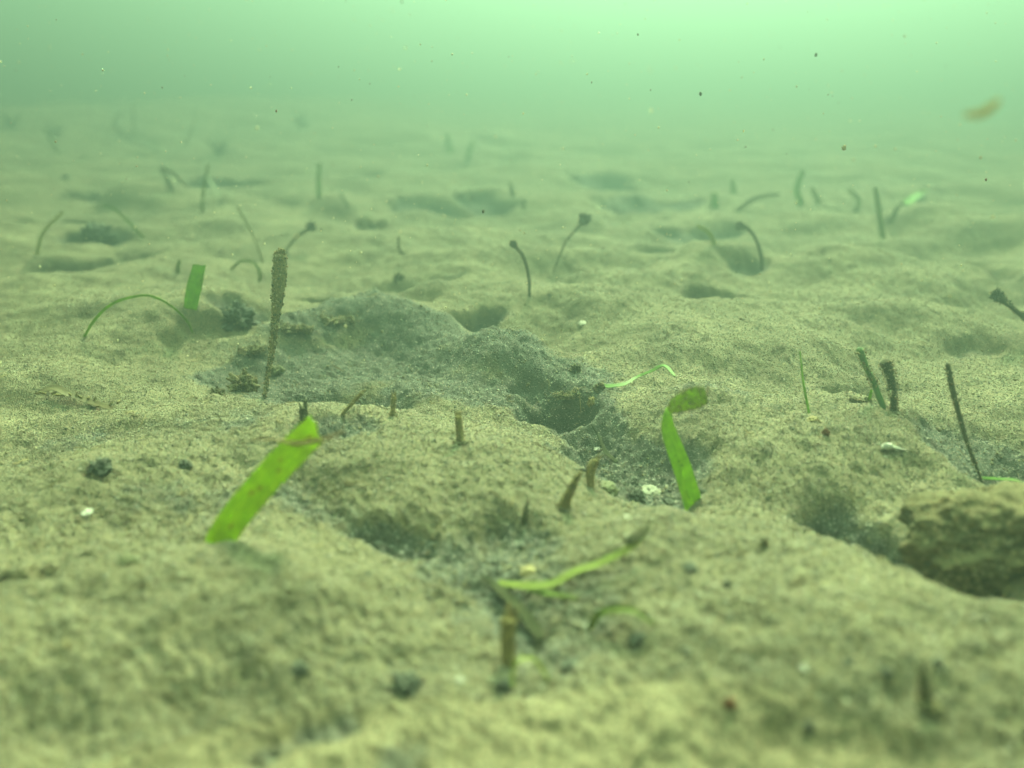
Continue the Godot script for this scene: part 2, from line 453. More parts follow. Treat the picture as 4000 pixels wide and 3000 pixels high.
# ---------------------------------------------------------------- the seabed
var ring_r := PackedFloat32Array()
var ring_a := PackedFloat32Array()
var heights := PackedFloat32Array()
var greys := PackedFloat32Array()

func make_seabed():
	var r := 0.035
	while r < 14.0:
		ring_r.append(r)
		r += maxf(0.0008, r * (0.0042 if r < 0.9 else 0.0042 + 0.012 * smoothstep(0.9, 2.5, r)))
	var a := -PI
	while a < PI - 0.02:
		ring_a.append(a)
		a += 0.0044 if absf(a) < 0.64 else 0.0044 + minf((absf(a) - 0.64) * 0.25, 0.09)
	ring_a.append(PI)
	var nr := ring_r.size()
	var na := ring_a.size()
	heights.resize(nr * na)
	greys.resize(nr * na)
	var verts := PackedVector3Array()
	verts.resize(nr * na)
	var uvs := PackedVector2Array()
	uvs.resize(nr * na)
	var block := 14
	for i0 in range(0, nr, block):
		var i1 := mini(i0 + block, nr)
		for j0 in range(0, na, block):
			var j1 := mini(j0 + block, na)
			var rm := (ring_r[i0] + ring_r[i1 - 1]) / 2.0
			var am := (ring_a[j0] + ring_a[j1 - 1]) / 2.0
			var reach := Vector2(ring_r[i1 - 1] * sin(ring_a[j1 - 1] - am), 0).length() + (ring_r[i1 - 1] - ring_r[i0]) + 0.004
			if ring_a[j1 - 1] - am > 1.2:
				reach = ring_r[i1 - 1] * 2.0
			var near := active_hollows(rm * sin(am), -rm * cos(am), reach)
			for i in range(i0, i1):
				for j in range(j0, j1):
					var x := ring_r[i] * sin(ring_a[j])
					var z := -ring_r[i] * cos(ring_a[j])
					var s := sand_at(x, z, near)
					var k := i * na + j
					heights[k] = s.x
					greys[k] = s.y
					verts[k] = Vector3(x, s.x, z)
					uvs[k] = Vector2(x, z)
	var nor := PackedVector3Array()
	nor.resize(nr * na)
	var cols := PackedColorArray()
	cols.resize(nr * na)
	var tint := make_noise(71, 26.0, 3)
	var idx := PackedInt32Array()
	for i in nr:
		for j in na:
			var k := i * na + j
			var du := verts[mini(i + 1, nr - 1) * na + j] - verts[maxi(i - 1, 0) * na + j]
			var dv := verts[i * na + mini(j + 1, na - 1)] - verts[i * na + maxi(j - 1, 0)]
			var n := dv.cross(du).normalized()
			nor[k] = n if n.y > 0.0 else -n
			var v := verts[k]
			var t := tint.get_noise_2d(v.x, v.z)
			var raw := greys[k]
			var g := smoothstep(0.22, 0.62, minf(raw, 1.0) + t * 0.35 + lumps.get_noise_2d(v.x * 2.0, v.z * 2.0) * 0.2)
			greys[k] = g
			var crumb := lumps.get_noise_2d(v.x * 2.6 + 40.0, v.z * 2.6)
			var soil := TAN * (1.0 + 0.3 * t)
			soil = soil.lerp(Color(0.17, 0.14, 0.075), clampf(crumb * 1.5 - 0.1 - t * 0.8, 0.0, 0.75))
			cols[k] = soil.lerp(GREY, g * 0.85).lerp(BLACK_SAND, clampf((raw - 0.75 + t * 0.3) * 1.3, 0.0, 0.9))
			if i + 1 < nr and j + 1 < na:
				idx.append_array([k, k + na, k + 1, k + 1, k + na, k + na + 1])
	var arr := []
	arr.resize(Mesh.ARRAY_MAX)
	arr[Mesh.ARRAY_VERTEX] = verts
	arr[Mesh.ARRAY_NORMAL] = nor
	arr[Mesh.ARRAY_TEX_UV] = uvs
	arr[Mesh.ARRAY_COLOR] = cols
	arr[Mesh.ARRAY_INDEX] = idx
	var mesh := ArrayMesh.new()
	mesh.add_surface_from_arrays(Mesh.PRIMITIVE_TRIANGLES, arr)
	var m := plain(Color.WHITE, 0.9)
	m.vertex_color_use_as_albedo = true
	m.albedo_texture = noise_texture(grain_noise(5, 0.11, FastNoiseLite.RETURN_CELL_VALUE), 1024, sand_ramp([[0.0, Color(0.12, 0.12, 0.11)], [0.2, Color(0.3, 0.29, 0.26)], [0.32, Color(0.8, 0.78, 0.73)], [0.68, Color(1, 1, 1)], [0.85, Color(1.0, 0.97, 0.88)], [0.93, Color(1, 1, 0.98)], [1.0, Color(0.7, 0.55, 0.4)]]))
	m.uv1_scale = Vector3.ONE / 0.044
	m.uv1_triplanar = true
	m.uv1_world_triplanar = true
	m.heightmap_enabled = true
	m.heightmap_texture = noise_texture(grain_noise(9, 0.1, FastNoiseLite.RETURN_DISTANCE), 1024)
	m.heightmap_scale = -0.03
	var o := MeshInstance3D.new()
	o.name = "seabed"
	o.mesh = mesh
	o.material_override = m
	add_child(o)
	o.set_meta("kind", "structure")
	o.set_meta("label", "rippled yellowish sand bottom with grey hollows and burrow pits")

func grid_at(x: float, z: float) -> Vector2:
	var r := sqrt(x * x + z * z)
	var a := atan2(x, -z)
	var i := clampi(ring_r.bsearch(r) - 1, 0, ring_r.size() - 2)
	var j := clampi(ring_a.bsearch(a) - 1, 0, ring_a.size() - 2)
	var fi := clampf((r - ring_r[i]) / (ring_r[i + 1] - ring_r[i]), 0.0, 1.0)
	var fj := clampf((a - ring_a[j]) / (ring_a[j + 1] - ring_a[j]), 0.0, 1.0)
	var na := ring_a.size()
	var k := i * na + j
	return Vector2(lerpf(lerpf(heights[k], heights[k + 1], fj), lerpf(heights[k + na], heights[k + na + 1], fj), fi), greys[k])

# loose grains lying on the sand: one object for each sort
func scatter(called: String, n: int, r0: float, r1: float, size0: float, size1: float, grow: float, sink: float, sort: int, label: String):
	var mm := MultiMesh.new()
	mm.transform_format = MultiMesh.TRANSFORM_3D
	mm.use_colors = true
	var gv := PackedVector3Array()
	var gi := PackedInt32Array()
	var gc := PackedColorArray()
	if sort == 1:
		var ico := icosphere(1)
		gv = ico[0]
		for i in gv.size():
			gv[i] *= 0.5 * (1.0 + 0.5 * shaper.get_noise_3dv(gv[i] * 70.0))
		mm.mesh = mesh_of(gv, ico[1])
	else:
		add_grain(gv, gi, gc, Vector3.ZERO, 1.0, 0.0)
		var fv := PackedVector3Array()
		var fi := PackedInt32Array()
		for i in gi.size():
			fv.append(gv[gi[i]])
			fi.append(i)
		mm.mesh = mesh_of(fv, fi)
	var buf := PackedFloat32Array()
	buf.resize(n * 16)
	var at := 0
	var count := 0
	var patch := make_noise(101 + sort, 60.0, 3)
	while count < n:
		var r := r0 * pow(r1 / r0, rng.randf())
		var a := rng.randf_range(-0.66, 0.66)
		var x := r * sin(a)
		var z := -r * cos(a)
		var g := grid_at(x, z)
		if sort == 1:
			if patch.get_noise_2d(x, z) + g.y * 0.25 < 0.08 + rng.randf() * 0.35:
				continue
		elif sort == 2 and patch.get_noise_2d(x, z) + g.y * 0.4 < rng.randf_range(-0.3, 0.5):
			continue
		var s := rng.randf_range(size0, size1) * (1.0 + grow * r)
		if rng.randf() < 0.04:
			s *= 1.7
		var b := Basis.from_euler(Vector3(rng.randf() * TAU, rng.randf() * TAU, rng.randf() * TAU)).scaled(Vector3(s, s * 0.8, s))
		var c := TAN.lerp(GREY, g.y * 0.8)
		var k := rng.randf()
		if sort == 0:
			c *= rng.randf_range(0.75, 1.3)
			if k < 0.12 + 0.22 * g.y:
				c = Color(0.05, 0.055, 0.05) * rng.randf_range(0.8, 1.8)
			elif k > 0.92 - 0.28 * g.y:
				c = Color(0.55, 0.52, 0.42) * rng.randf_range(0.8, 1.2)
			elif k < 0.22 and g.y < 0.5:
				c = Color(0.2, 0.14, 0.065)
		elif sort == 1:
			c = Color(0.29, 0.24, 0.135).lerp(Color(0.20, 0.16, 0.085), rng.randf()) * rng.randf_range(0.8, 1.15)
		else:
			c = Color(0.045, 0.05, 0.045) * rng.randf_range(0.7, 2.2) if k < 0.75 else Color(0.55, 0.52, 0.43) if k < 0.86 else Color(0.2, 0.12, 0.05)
		var y := g.x + s * sink
		buf[at] = b.x.x; buf[at + 1] = b.y.x; buf[at + 2] = b.z.x; buf[at + 3] = x
		buf[at + 4] = b.x.y; buf[at + 5] = b.y.y; buf[at + 6] = b.z.y; buf[at + 7] = y
		buf[at + 8] = b.x.z; buf[at + 9] = b.y.z; buf[at + 10] = b.z.z; buf[at + 11] = z
		buf[at + 12] = c.r; buf[at + 13] = c.g; buf[at + 14] = c.b; buf[at + 15] = 1.0
		at += 16
		count += 1
	mm.instance_count = n
	mm.buffer = buf
	var m := plain(Color.WHITE, 0.45 if sort == 0 else 0.9)
	m.vertex_color_use_as_albedo = true
	var o := MultiMeshInstance3D.new()
	o.name = called
	o.multimesh = mm
	o.material_override = m
	add_child(o)
	o.set_meta("kind", "stuff")
	tag(o, label, "sand")

# short bits of dead leaf and root, too small and many to count
func make_fibres():
	var verts := PackedVector3Array()
	var idx := PackedInt32Array()
	var cols := PackedColorArray()
	for k in 420:
		var r := 0.15 * pow(0.9 / 0.15, rng.randf())
		var a := rng.randf_range(-0.62, 0.62)
		var at := Vector3(r * sin(a), 0, -r * cos(a))
		var turn := rng.randf() * TAU
		var bend := rng.randf_range(-0.7, 0.7)
		var long := rng.randf_range(0.0015, 0.006) * (0.7 + r)
		var w := rng.randf_range(0.00012, 0.0003) * (0.7 + r)
		var c := Color(0.12, 0.085, 0.04).lerp(Color(0.30, 0.23, 0.10), rng.randf())
		var first := verts.size()
		for i in 5:
			at += Vector3(cos(turn), 0, sin(turn)) * long / 4.0
			turn += bend * 0.4
			var side := Vector3(-sin(turn), 0, cos(turn)) * w * (1.0 - absf(i - 2.0) * 0.25)
			var y := grid_at(at.x, at.z).x + 0.00025 + 0.0006 * rng.randf()
			for q in [side, Vector3(0, w * 1.2, 0), -side]:
				verts.append(Vector3(at.x, y, at.z) + q)
				cols.append(c)
			if i > 0:
				var o := first + i * 3
				for j in 2:
					idx.append_array([o + j, o + j + 1, o + j - 3, o + j + 1, o + j - 2, o + j - 3])
	var o := MeshInstance3D.new()
	o.name = "plant_fibres"
	o.mesh = mesh_of(verts, idx, PackedVector2Array(), cols)
	o.material_override = M.loose
	add_child(o)
	o.set_meta("kind", "stuff")
	tag(o, "short brown bits of dead leaf and root strewn over the sand", "fibres")

func make_particles():
	var mm := MultiMesh.new()
	mm.transform_format = MultiMesh.TRANSFORM_3D
	mm.use_colors = true
	var gv := PackedVector3Array()
	var gi := PackedInt32Array()
	var gc := PackedColorArray()
	add_grain(gv, gi, gc, Vector3.ZERO, 1.0, 0.0)
	mm.mesh = mesh_of(gv, gi)
	var n := 6500
	mm.instance_count = n
	var count := 0
	while count < n:
		var r := 0.16 * pow(1.4 / 0.16, sqrt(rng.randf()))
		var a := rng.randf_range(-0.75, 0.75)
		var p := Vector3(r * sin(a), rng.randf_range(0.0, 0.12 + 0.16 * r), -r * cos(a))
		if p.y < grid_at(p.x, p.z).x + 0.002:
			continue
		var s := 0.00027 * pow(rng.randf() + 0.06, -0.33) * (1.0 + r)
		mm.set_instance_transform(count, Transform3D(Basis.from_euler(Vector3(rng.randf() * TAU, rng.randf() * TAU, 0)).scaled(Vector3(s, s * rng.randf_range(0.7, 1.6), s)), p))
		var k := rng.randf()
		mm.set_instance_color(count, Color(0.95, 0.92, 0.62) if k < 0.88 else Color(0.5, 0.36, 0.12) if k < 0.92 else Color(0.1, 0.08, 0.04))
		count += 1
	var m := plain(Color.WHITE, 0.6, 0.6)
	m.vertex_color_use_as_albedo = true
	var o := MultiMeshInstance3D.new()
	o.name = "suspended_particles"
	o.multimesh = mm
	o.material_override = m
	add_child(o)
	o.set_meta("kind", "stuff")
	tag(o, "pale specks of silt drifting in the green water", "silt")

# ---------------------------------------------------------------- things
func leaf(called: String, points: Array, widths: Array, m: String, label: String, roll := [0.0], group := "", cup := 0.06, cut := 0.0) -> Node3D:
	var root: Vector3 = points[0]
	var t := thing(called, root, label, "seagrass", group)
	part("blade", ribbon(points, widths, roll, cup, 0.00022, 30, cut, Vector3(0, 0.25, 1).normalized(), 0.12), M[m], t)
	return t

# a strand that lies on the sand: every point is put on the bottom, lifted by lift
func lying(called: String, points: Array, widths: Array, m: String, label: String, lift := [0.0006], category := "seagrass", group := "", cup := 0.1) -> Node3D:
	var ps := []
	for i in points.size():
		var p: Vector3 = points[i]
		ps.append(Vector3(p.x, grid_at(p.x, p.z).x + value_along(lift, float(i) / (points.size() - 1)), p.z))
	var t := thing(called, ps[0], label, category, group)
	part("blade", ribbon(ps, widths, [12.0, -8.0, 10.0], cup, 0.0003, 30, 0.0, Vector3(0, 1, 0.45).normalized(), 0.15), M[m], t)
	return t

func stalk(called: String, points: Array, radii: Array, m: String, label: String, grains := 250, grain := 0.0005, head := 0.0, group := "", dark := 0.2) -> Node3D:
	var ps := [points[0] + Vector3(0, -0.004, 0)]
	ps.append_array(points)
	var rs := [radii[0]]
	rs.append_array(radii)
	var t := thing(called, points[0], label, "stalk", group)
	part("stem", tube(ps, rs, 40, 10, 0.2, 520.0), M[m], t)
	if grains > 0:
		part("sediment_coating", coat(ps, rs, grains, grain, 0.12, 1.0, dark), M.loose, t, true)
	if head > 0.0:
		var p: Vector3 = points[points.size() - 1]
		part("head", lump(p, Vector3(head, head * 0.95, head) * 0.8, 4, 1.0, 95.0, 0.0, p.x * 900.0), M[m], t)
	return t

# the broken base of a shoot: an old leaf sheath standing in the sand, with a ragged mouth and a collar of silt
func stub(points: Array, radii: Array, m: String, label: String, collar := 1.6, grains := 90, grain := 0.00045) -> Node3D:
	var ps := [points[0] + Vector3(0, -0.003, 0)]
	ps.append_array(points)
	var rs := [radii[0] * 1.1]
	rs.append_array(radii)
	var t := thing("broken_shoot", points[0], label, "shoot", "broken shoots left standing in the sand")
	part("sheath", tube(ps, rs, 26, 12, 0.2, 800.0), M[m], t)
	var top: Vector3 = points[points.size() - 1]
	var dir: Vector3 = (top - points[points.size() - 2]).normalized()
	for k in 3:
		var a := TAU * k / 3.0 + rng.randf()
		var r: float = radii[radii.size() - 1]
		var q := top + Vector3(cos(a), 0, sin(a)) * r * 0.6
		part("ragged_fibre", tube([q - dir * r, q + dir * r * rng.randf_range(0.5, 1.2), q + dir * r * 1.6 + Vector3(cos(a), 0, sin(a)) * r * 0.5], [r * 0.35, r * 0.25, r * 0.08], 6, 6, 0.2), M[m], t)
	if grains > 0:
		part("sediment_coating", coat(ps, rs, grains, grain, 0.1, 1.0, 0.1), M.loose, t, true)
	if collar > 0.0:
		var b: Vector3 = points[0]
		part("silt_collar", lump(Vector3(b.x, grid_at(b.x, b.z).x - radii[0] * 0.1, b.z), Vector3(radii[0] * collar, radii[0] * 0.7, radii[0] * collar), 3, 0.5, 120.0, 0.0, b.x * 700.0), M.crust, t)
	return t

func pebble(called: String, p: Vector3, r: float, m: String, label: String, flat := 0.6, stretch := 1.0, knobs := 0.75, group := "", category := "pebble", lift := 0.12) -> Node3D:
	var o := MeshInstance3D.new()
	o.name = numbered(called)
	var q := Vector3(p.x, grid_at(p.x, p.z).x + r * lift, p.z)
	o.mesh = lump(Vector3.ZERO, Vector3(r * stretch, r * flat, r), 3, knobs, 75.0, p.x * 50.0, p.z * 900.0)
	o.material_override = M[m]
	add_child(o)
	o.position = q
	return tag(o, label, category, group)

# a crumbly clump: a core of silt with knobs of loose sediment round it
func clump(called: String, p: Vector3, a: Vector3, m: String, label: String, knobs := 9, grains := 260, grain := 0.0007, category := "clump", group := "", dark := 0.2) -> Node3D:
	var base := Vector3(p.x, grid_at(p.x, p.z).x, p.z)
	var t := thing(called, base, label, category, group)
	part("core", lump(base + Vector3(0, a.y * 0.15, 0), a * Vector3(0.8, 0.75, 0.8) * (0.55 if a.y < a.x * 0.4 else 1.0), 4, 1.5, 60.0, p.x * 30.0, p.x * 800.0), M[m], t)
	for k in knobs:
		var d := Vector3(rng.randf_range(-1, 1), rng.randf_range(-0.1, 1.0), rng.randf_range(-1, 1)).normalized()
		var s := rng.randf_range(0.1, 0.34)
		part("knob", lump(base + Vector3(0, a.y * 0.15, 0) + d * a * 0.85, Vector3.ONE * (s * minf(a.x, a.y * 2.0)), 3, 0.8, 130.0, k, k * 31.0 + p.x * 500.0), M[m], t)
	if grains > 0:
		var verts := PackedVector3Array()
		var idx := PackedInt32Array()
		var cols := PackedColorArray()
		for k in grains:
			var d := Vector3(rng.randf_range(-1, 1), rng.randf_range(-0.35, 1.0), rng.randf_range(-1, 1)).normalized()
			var q := d * a * (rng.randf_range(0.5, 1.0) + 0.9 * pow(rng.randf(), 5.0)) * (1.0 + 0.5 * shaper.get_noise_3dv(d * 40.0 + base * 900.0))
			var w := base + q
			w.y = maxf(grid_at(w.x, w.z).x + 0.0001, base.y + a.y * 0.15 + q.y)
			add_grain(verts, idx, cols, w, grain * (0.25 + 0.9 * pow(rng.randf(), 3.0)), dark)
		part("loose_crumbs", mesh_of(verts, idx, PackedVector2Array(), cols), M.loose, t, true)
	return t

# a wispy tuft: many thin curved strands from one foot
func tuft(p: Vector3, wide: float, high: float, label: String) -> Node3D:
	var t := thing("weed_tuft", p, label, "weed tuft")
	for k in 22:
		var a := rng.randf() * TAU
		var out := Vector3(cos(a), 0, sin(a)) * wide * rng.randf_range(0.1, 1.2)
		var up := high * rng.randf_range(0.6, 1.9)
		var foot := p + out * 0.3 - Vector3(0, 0.003, 0)
		part("strand", tube([foot, foot + out * 0.3 + Vector3(0, up * 0.6, 0), foot + out + Vector3(0, up, 0)], [wide * 0.05, wide * 0.07, wide * 0.03], 8, 5, 0.3, 200.0), M.weed, t)
	return t

func _ready():
	rng.seed = 20
	var cam := Camera3D.new()
	cam.name = "camera"
	add_child(cam)
	cam.position = Vector3(0, 0.10, 0)
	cam.rotation_degrees = Vector3(-19.2, 0, 0)
	var lens := CameraAttributesPhysical.new()
	lens.frustum_focal_length = 28.97
	lens.exposure_aperture = 8.2
	lens.frustum_focus_distance = 0.29
	lens.frustum_near = 0.01
	lens.frustum_far = 60.0
	cam.attributes = lens
	cam.fov = 45.0
	cam.near = 0.01
	cam.far = 60.0
	cam.current = true

	var env := Environment.new()
	env.background_mode = Environment.BG_SKY
	var sky_m := ProceduralSkyMaterial.new()
	sky_m.sky_top_color = Color(1.0, 0.99, 0.84)
	sky_m.sky_horizon_color = Color(0.55, 0.75, 0.60)
	sky_m.sky_curve = 0.25
	sky_m.ground_bottom_color = Color(0.2, 0.3, 0.2)
	sky_m.ground_horizon_color = Color(0.45, 0.72, 0.52)
	sky_m.sky_energy_multiplier = 0.25
	var sky := Sky.new()
	sky.sky_material = sky_m
	env.sky = sky
	env.tonemap_mode = Environment.TONE_MAPPER_LINEAR
	env.tonemap_exposure = 73.0
	env.sdfgi_enabled = true
	env.ssao_enabled = true
	env.ssil_enabled = true
	# the murky water
	env.volumetric_fog_enabled = true
	env.volumetric_fog_density = 1.5
	env.volumetric_fog_albedo = Color(0.71, 1.0, 0.895)
	env.volumetric_fog_anisotropy = 0.72
	var we := WorldEnvironment.new()
	we.name = "environment"
	we.environment = env
	add_child(we)
	var sun := DirectionalLight3D.new()
	sun.name = "sun"
	add_child(sun)
	sun.rotation_degrees = Vector3(-42, 169, 0)
	sun.light_energy = 0.5
	sun.light_color = Color(1.0, 0.965, 0.80)
	sun.light_angular_distance = 10.0
	sun.shadow_enabled = true

	setup_terrain()
	shaper = make_noise(5, 0.02, 2)
	make_seabed()
	make_materials()
	scatter("sand_grains", 420000, 0.13, 0.9, 0.00020, 0.00042, 1.0, 0.12, 0, "fine mixed sand grains covering the whole bottom")
	scatter("silt_crumbs", 9000, 0.13, 0.6, 0.0003, 0.0008, 0.5, -0.1, 1, "soft yellowish crumbs of silt lying in patches on the sand")
	scatter("dark_grit", 5000, 0.11, 0.7, 0.00025, 0.0006, 0.6, 0.0, 2, "scattered black and white grit among the sand grains")
	make_fibres()
	make_particles()
	build_leaves()
	build_stalks()
	build_litter()
	build_far()
	build_drifting()

func build_leaves():
	# the bright cropped leaf in front
	var p := [Vector3(-0.0599, 0.0069, -0.1686), Vector3(-0.0563, 0.0122, -0.1704), Vector3(-0.0503, 0.0192, -0.1718), Vector3(-0.0437, 0.0260, -0.1731), Vector3(-0.0394, 0.0301, -0.1735)]
	p.push_front(p[0] + Vector3(-0.001, -0.004, 0))
	var t := thing("eelgrass_leaf", p[1], "broad bright green leaf leaning right in front, brown strand across it", "seagrass")
	var w := [0.00588, 0.00607, 0.00616, 0.00616, 0.00607, 0.00569]
	part("blade", ribbon(p, w, [-14.0, -6.0, 6.0], 0.05, 0.0003, 60, -0.35, Vector3(0, 0.25, 1).normalized(), 0.2), M.bright_leaf, t)
	# its neighbour to the right, bent over at the top
	p = [Vector3(0.0444, -0.0026, -0.2048), Vector3(0.0422, 0.0045, -0.2073), Vector3(0.0402, 0.0097, -0.2091), Vector3(0.0386, 0.0141, -0.2117), Vector3(0.0383, 0.0174, -0.2129), Vector3(0.0391, 0.0192, -0.2146)]
	p.push_front(p[0] + Vector3(0.0015, -0.006, 0.001))
	t = thing("eelgrass_leaf", p[1], "bright green leaf with its crusted tip bent over to the right", "seagrass")
	part("blade", ribbon(p, [0.00465, 0.00465, 0.00465, 0.00431, 0.00352, 0.00227, 0.00147], [0.0, 4.0, -8.0, -25.0], 0.07, 0.0003, 60, 0.0, Vector3(0, 0.2, 1).normalized()), M.cut_leaf, t)
	var tip := [Vector3(0.0444, -0.0026, -0.2048), Vector3(0.0387, 0.0187, -0.2133), Vector3(0.0404, 0.0203, -0.2128), Vector3(0.0428, 0.0218, -0.2123), Vector3(0.0454, 0.0226, -0.2126), Vector3(0.0474, 0.0231, -0.2127)]
	tip.pop_front()
	var tw := [0.00170, 0.00420, 0.00545, 0.00556, 0.00408]
	var bent := part("bent_tip", ribbon(tip, tw, [-6.0, 4.0, 0.0], -0.10, 0.0003, 30, 0.1, Vector3(0, 0.2, 1).normalized(), 0.1), M.crusted_leaf, t)
	bent.set_meta("label", "leaf tip crusted with brown silt")
	var hw := []
	for v in tw:
		hw.append(v * 0.5)
	part("silt_crust", crust_on(tip, tw, 260, 0.00042), M.loose, t, true)
	leaf("eelgrass_leaf", [Vector3(-0.1244, 0.0094, -0.3480), Vector3(-0.1228, 0.0175, -0.3508), Vector3(-0.1208, 0.0256, -0.3536)], [0.00501, 0.00591, 0.00519], "green_leaf", "short upright green leaf beside the dark crumbly clump", [8.0, -6.0], "", 0.05, 0.15)
	leaf("arched_leaf", [Vector3(-0.1601, 0.0025, -0.3334), Vector3(-0.1556, 0.0090, -0.3346), Vector3(-0.1483, 0.0150, -0.3356), Vector3(-0.1387, 0.0172, -0.3385), Vector3(-0.1335, 0.0154, -0.3410), Vector3(-0.1276, 0.0105, -0.3425), Vector3(-0.1235, 0.0046, -0.3426), Vector3(-0.1221, -0.0021, -0.3423)], [0.00087, 0.00104, 0.00104, 0.00104, 0.00104, 0.00087, 0.00087, 0.00069], "green_leaf", "thread-thin green leaf arching over with both ends in the sand", [35.0])
	# the fallen forked leaf in the trough
	t = lying("fallen_leaf", [Vector3(-0.0028, -0.0012, -0.1647), Vector3(0.0024, 0.0006, -0.1599), Vector3(0.0077, 0.0016, -0.1586), Vector3(0.0126, 0.0035, -0.1596), Vector3(0.0170, 0.0052, -0.1598), Vector3(0.0233, 0.0078, -0.1604), Vector3(0.0269, 0.0089, -0.1636)], [0.00119, 0.00174, 0.00183, 0.00174, 0.00165, 0.00156, 0.00119], "pale_leaf", "yellow green fallen leaf with a forked end and a dark tip", [0.0012, 0.0015, 0.0016, 0.002, 0.002, 0.003, 0.004])
	var tip_at := []
	for q in [Vector3(0.0224, 0.0070, -0.1606), Vector3(0.0238, 0.0079, -0.1608), Vector3(0.0254, 0.0084, -0.1620), Vector3(0.0271, 0.0089, -0.1638)]:
		tip_at.append(Vector3(q.x, grid_at(q.x, q.z).x + 0.0042, q.z))
	part("dark_tip", ribbon(tip_at, [0.00146, 0.00164, 0.00155, 0.00100], [10.0], 0.12, 0.0006, 14, 0.0, Vector3(0, 1, 0.45).normalized(), 0.3), M.dark_stalk, t).set_meta("label", "dark rotten leaf tip")
	var fork := []
	for q in [Vector3(0.0030, 0.0007, -0.1590), Vector3(0.0062, 0.0010, -0.1575), Vector3(0.0092, 0.0019, -0.1549), Vector3(0.0125, 0.0017, -0.1538)]:
		fork.append(Vector3(q.x, grid_at(q.x, q.z).x + 0.0012, q.z))
	part("fork", ribbon(fork, [0.00128, 0.00128, 0.00110, 0.00073], [10.0], 0.1, 0.0003, 14, 0.0, Vector3(0, 1, 0.45).normalized()), M.old_leaf, t)
	lying("dead_leaf", [Vector3(-0.0058, -0.0022, -0.1676), Vector3(-0.0038, -0.0019, -0.1644), Vector3(-0.0017, -0.0008, -0.1600), Vector3(0.0014, -0.0013, -0.1557), Vector3(0.0039, -0.0020, -0.1510), Vector3(0.0055, -0.0024, -0.1467)], [0.00055, 0.00147, 0.00202, 0.00221, 0.00239, 0.00166], "dead_leaf", "blackened dead leaf lying under the forked leaf", [0.002, 0.0012, 0.001])
	lying("fallen_leaf", [Vector3(0.0141, 0.0005, -0.1455), Vector3(0.0156, 0.0017, -0.1452), Vector3(0.0174, 0.0031, -0.1441), Vector3(0.0213, 0.0057, -0.1407), Vector3(0.0247, 0.0066, -0.1383)], [0.00117, 0.00184, 0.00184, 0.00134, 0.00067], "old_leaf", "curled olive leaf lying beside a dark pebble", [0.0012, 0.003, 0.0035, 0.003, 0.001], "seagrass", "", 0.3)
	lying("fallen_leaf", [Vector3(0.0001, -0.0012, -0.1319), Vector3(0.0003, -0.0014, -0.1343), Vector3(0.0015, -0.0006, -0.1345), Vector3(0.0041, -0.0016, -0.1364), Vector3(0.0063, -0.0013, -0.1338)], [0.00064, 0.00072, 0.00072, 0.00064, 0.00040], "pale_leaf", "small pale green curl of leaf near the bottom edge", [0.0005, 0.003, 0.004, 0.003, 0.0005])
	lying("fallen_leaf", [Vector3(0.0281, 0.0037, -0.2738), Vector3(0.0307, 0.0028, -0.2745), Vector3(0.0358, 0.0025, -0.2770), Vector3(0.0403, 0.0016, -0.2809), Vector3(0.0443, 0.0021, -0.2804), Vector3(0.0484, 0.0027, -0.2800), Vector3(0.0499, 0.0055, -0.2686)], [0.00132, 0.00147, 0.00132, 0.00117, 0.00132, 0.00117, 0.00073], "dim_leaf", "thin wavy green leaf lying behind the bent leaf", [0.0005, 0.001, 0.0012, 0.003, 0.0045, 0.006, 0.004])
	lying("fallen_leaf", [Vector3(0.1236, -0.0045, -0.2221), Vector3(0.1300, -0.0068, -0.2255), Vector3(0.1343, -0.0076, -0.2252), Vector3(0.1388, -0.0084, -0.2241), Vector3(0.1430, -0.0085, -0.2215)], [0.00087, 0.00099, 0.00099, 0.00099, 0.00074], "dim_leaf", "narrow green leaf lying at the foot of the tall stalk", [0.001, 0.0015, 0.001])
	leaf("eelgrass_leaf", [Vector3(0.0832, 0.0067, -0.2425), Vector3(0.0816, 0.0150, -0.2454), Vector3(0.0810, 0.0229, -0.2492)], [0.00117, 0.00104, 0.00052], "green_leaf", "thin upright green leaf left of the pair of coated shoots", [40.0])
	leaf("eelgrass_leaf", [Vector3(0.1023, 0.0073, -0.2497), Vector3(0.1028, 0.0090, -0.2503), Vector3(0.1033, 0.0109, -0.2509)], [0.00146, 0.00133, 0.00093], "green_leaf", "tiny green shoot behind the pair of coated shoots", [30.0])

func crust_on(points: Array, widths: Array, n: int, size: float) -> ArrayMesh:
	var verts := PackedVector3Array()
	var idx := PackedInt32Array()
	var cols := PackedColorArray()
	for k in n:
		var t := pow(rng.randf(), 0.7)
		var p := along(points, t)
		var e := rng.randf()
		var s := rng.randf_range(-1, 1) if e < 0.45 else (1.0 if rng.randf() < 0.5 else -1.0) * rng.randf_range(0.9, 1.06)
		var up := (along(points, minf(t + 0.02, 1.0)) - along(points, maxf(t - 0.02, 0.0))).normalized().cross(Vector3(0, 0, 1)).normalized()
		add_grain(verts, idx, cols, p + up * s * value_along(widths, t) * 0.5 + Vector3(0, 0, 0.0003 - 0.1 * value_along(widths, t) * (s * s - 0.5)), size * rng.randf_range(0.4, 1.2), 0.25)
	for k in 60:
		var p: Vector3 = points[points.size() - 1]
		add_grain(verts, idx, cols, p + Vector3(rng.randf_range(-0.0002, 0.0005), rng.randf_range(-1, 1) * widths[widths.size() - 1] * 0.55, rng.randf_range(0, 0.0004)), size * rng.randf_range(0.5, 1.2), 0.1)
	return mesh_of(verts, idx, PackedVector2Array(), cols)

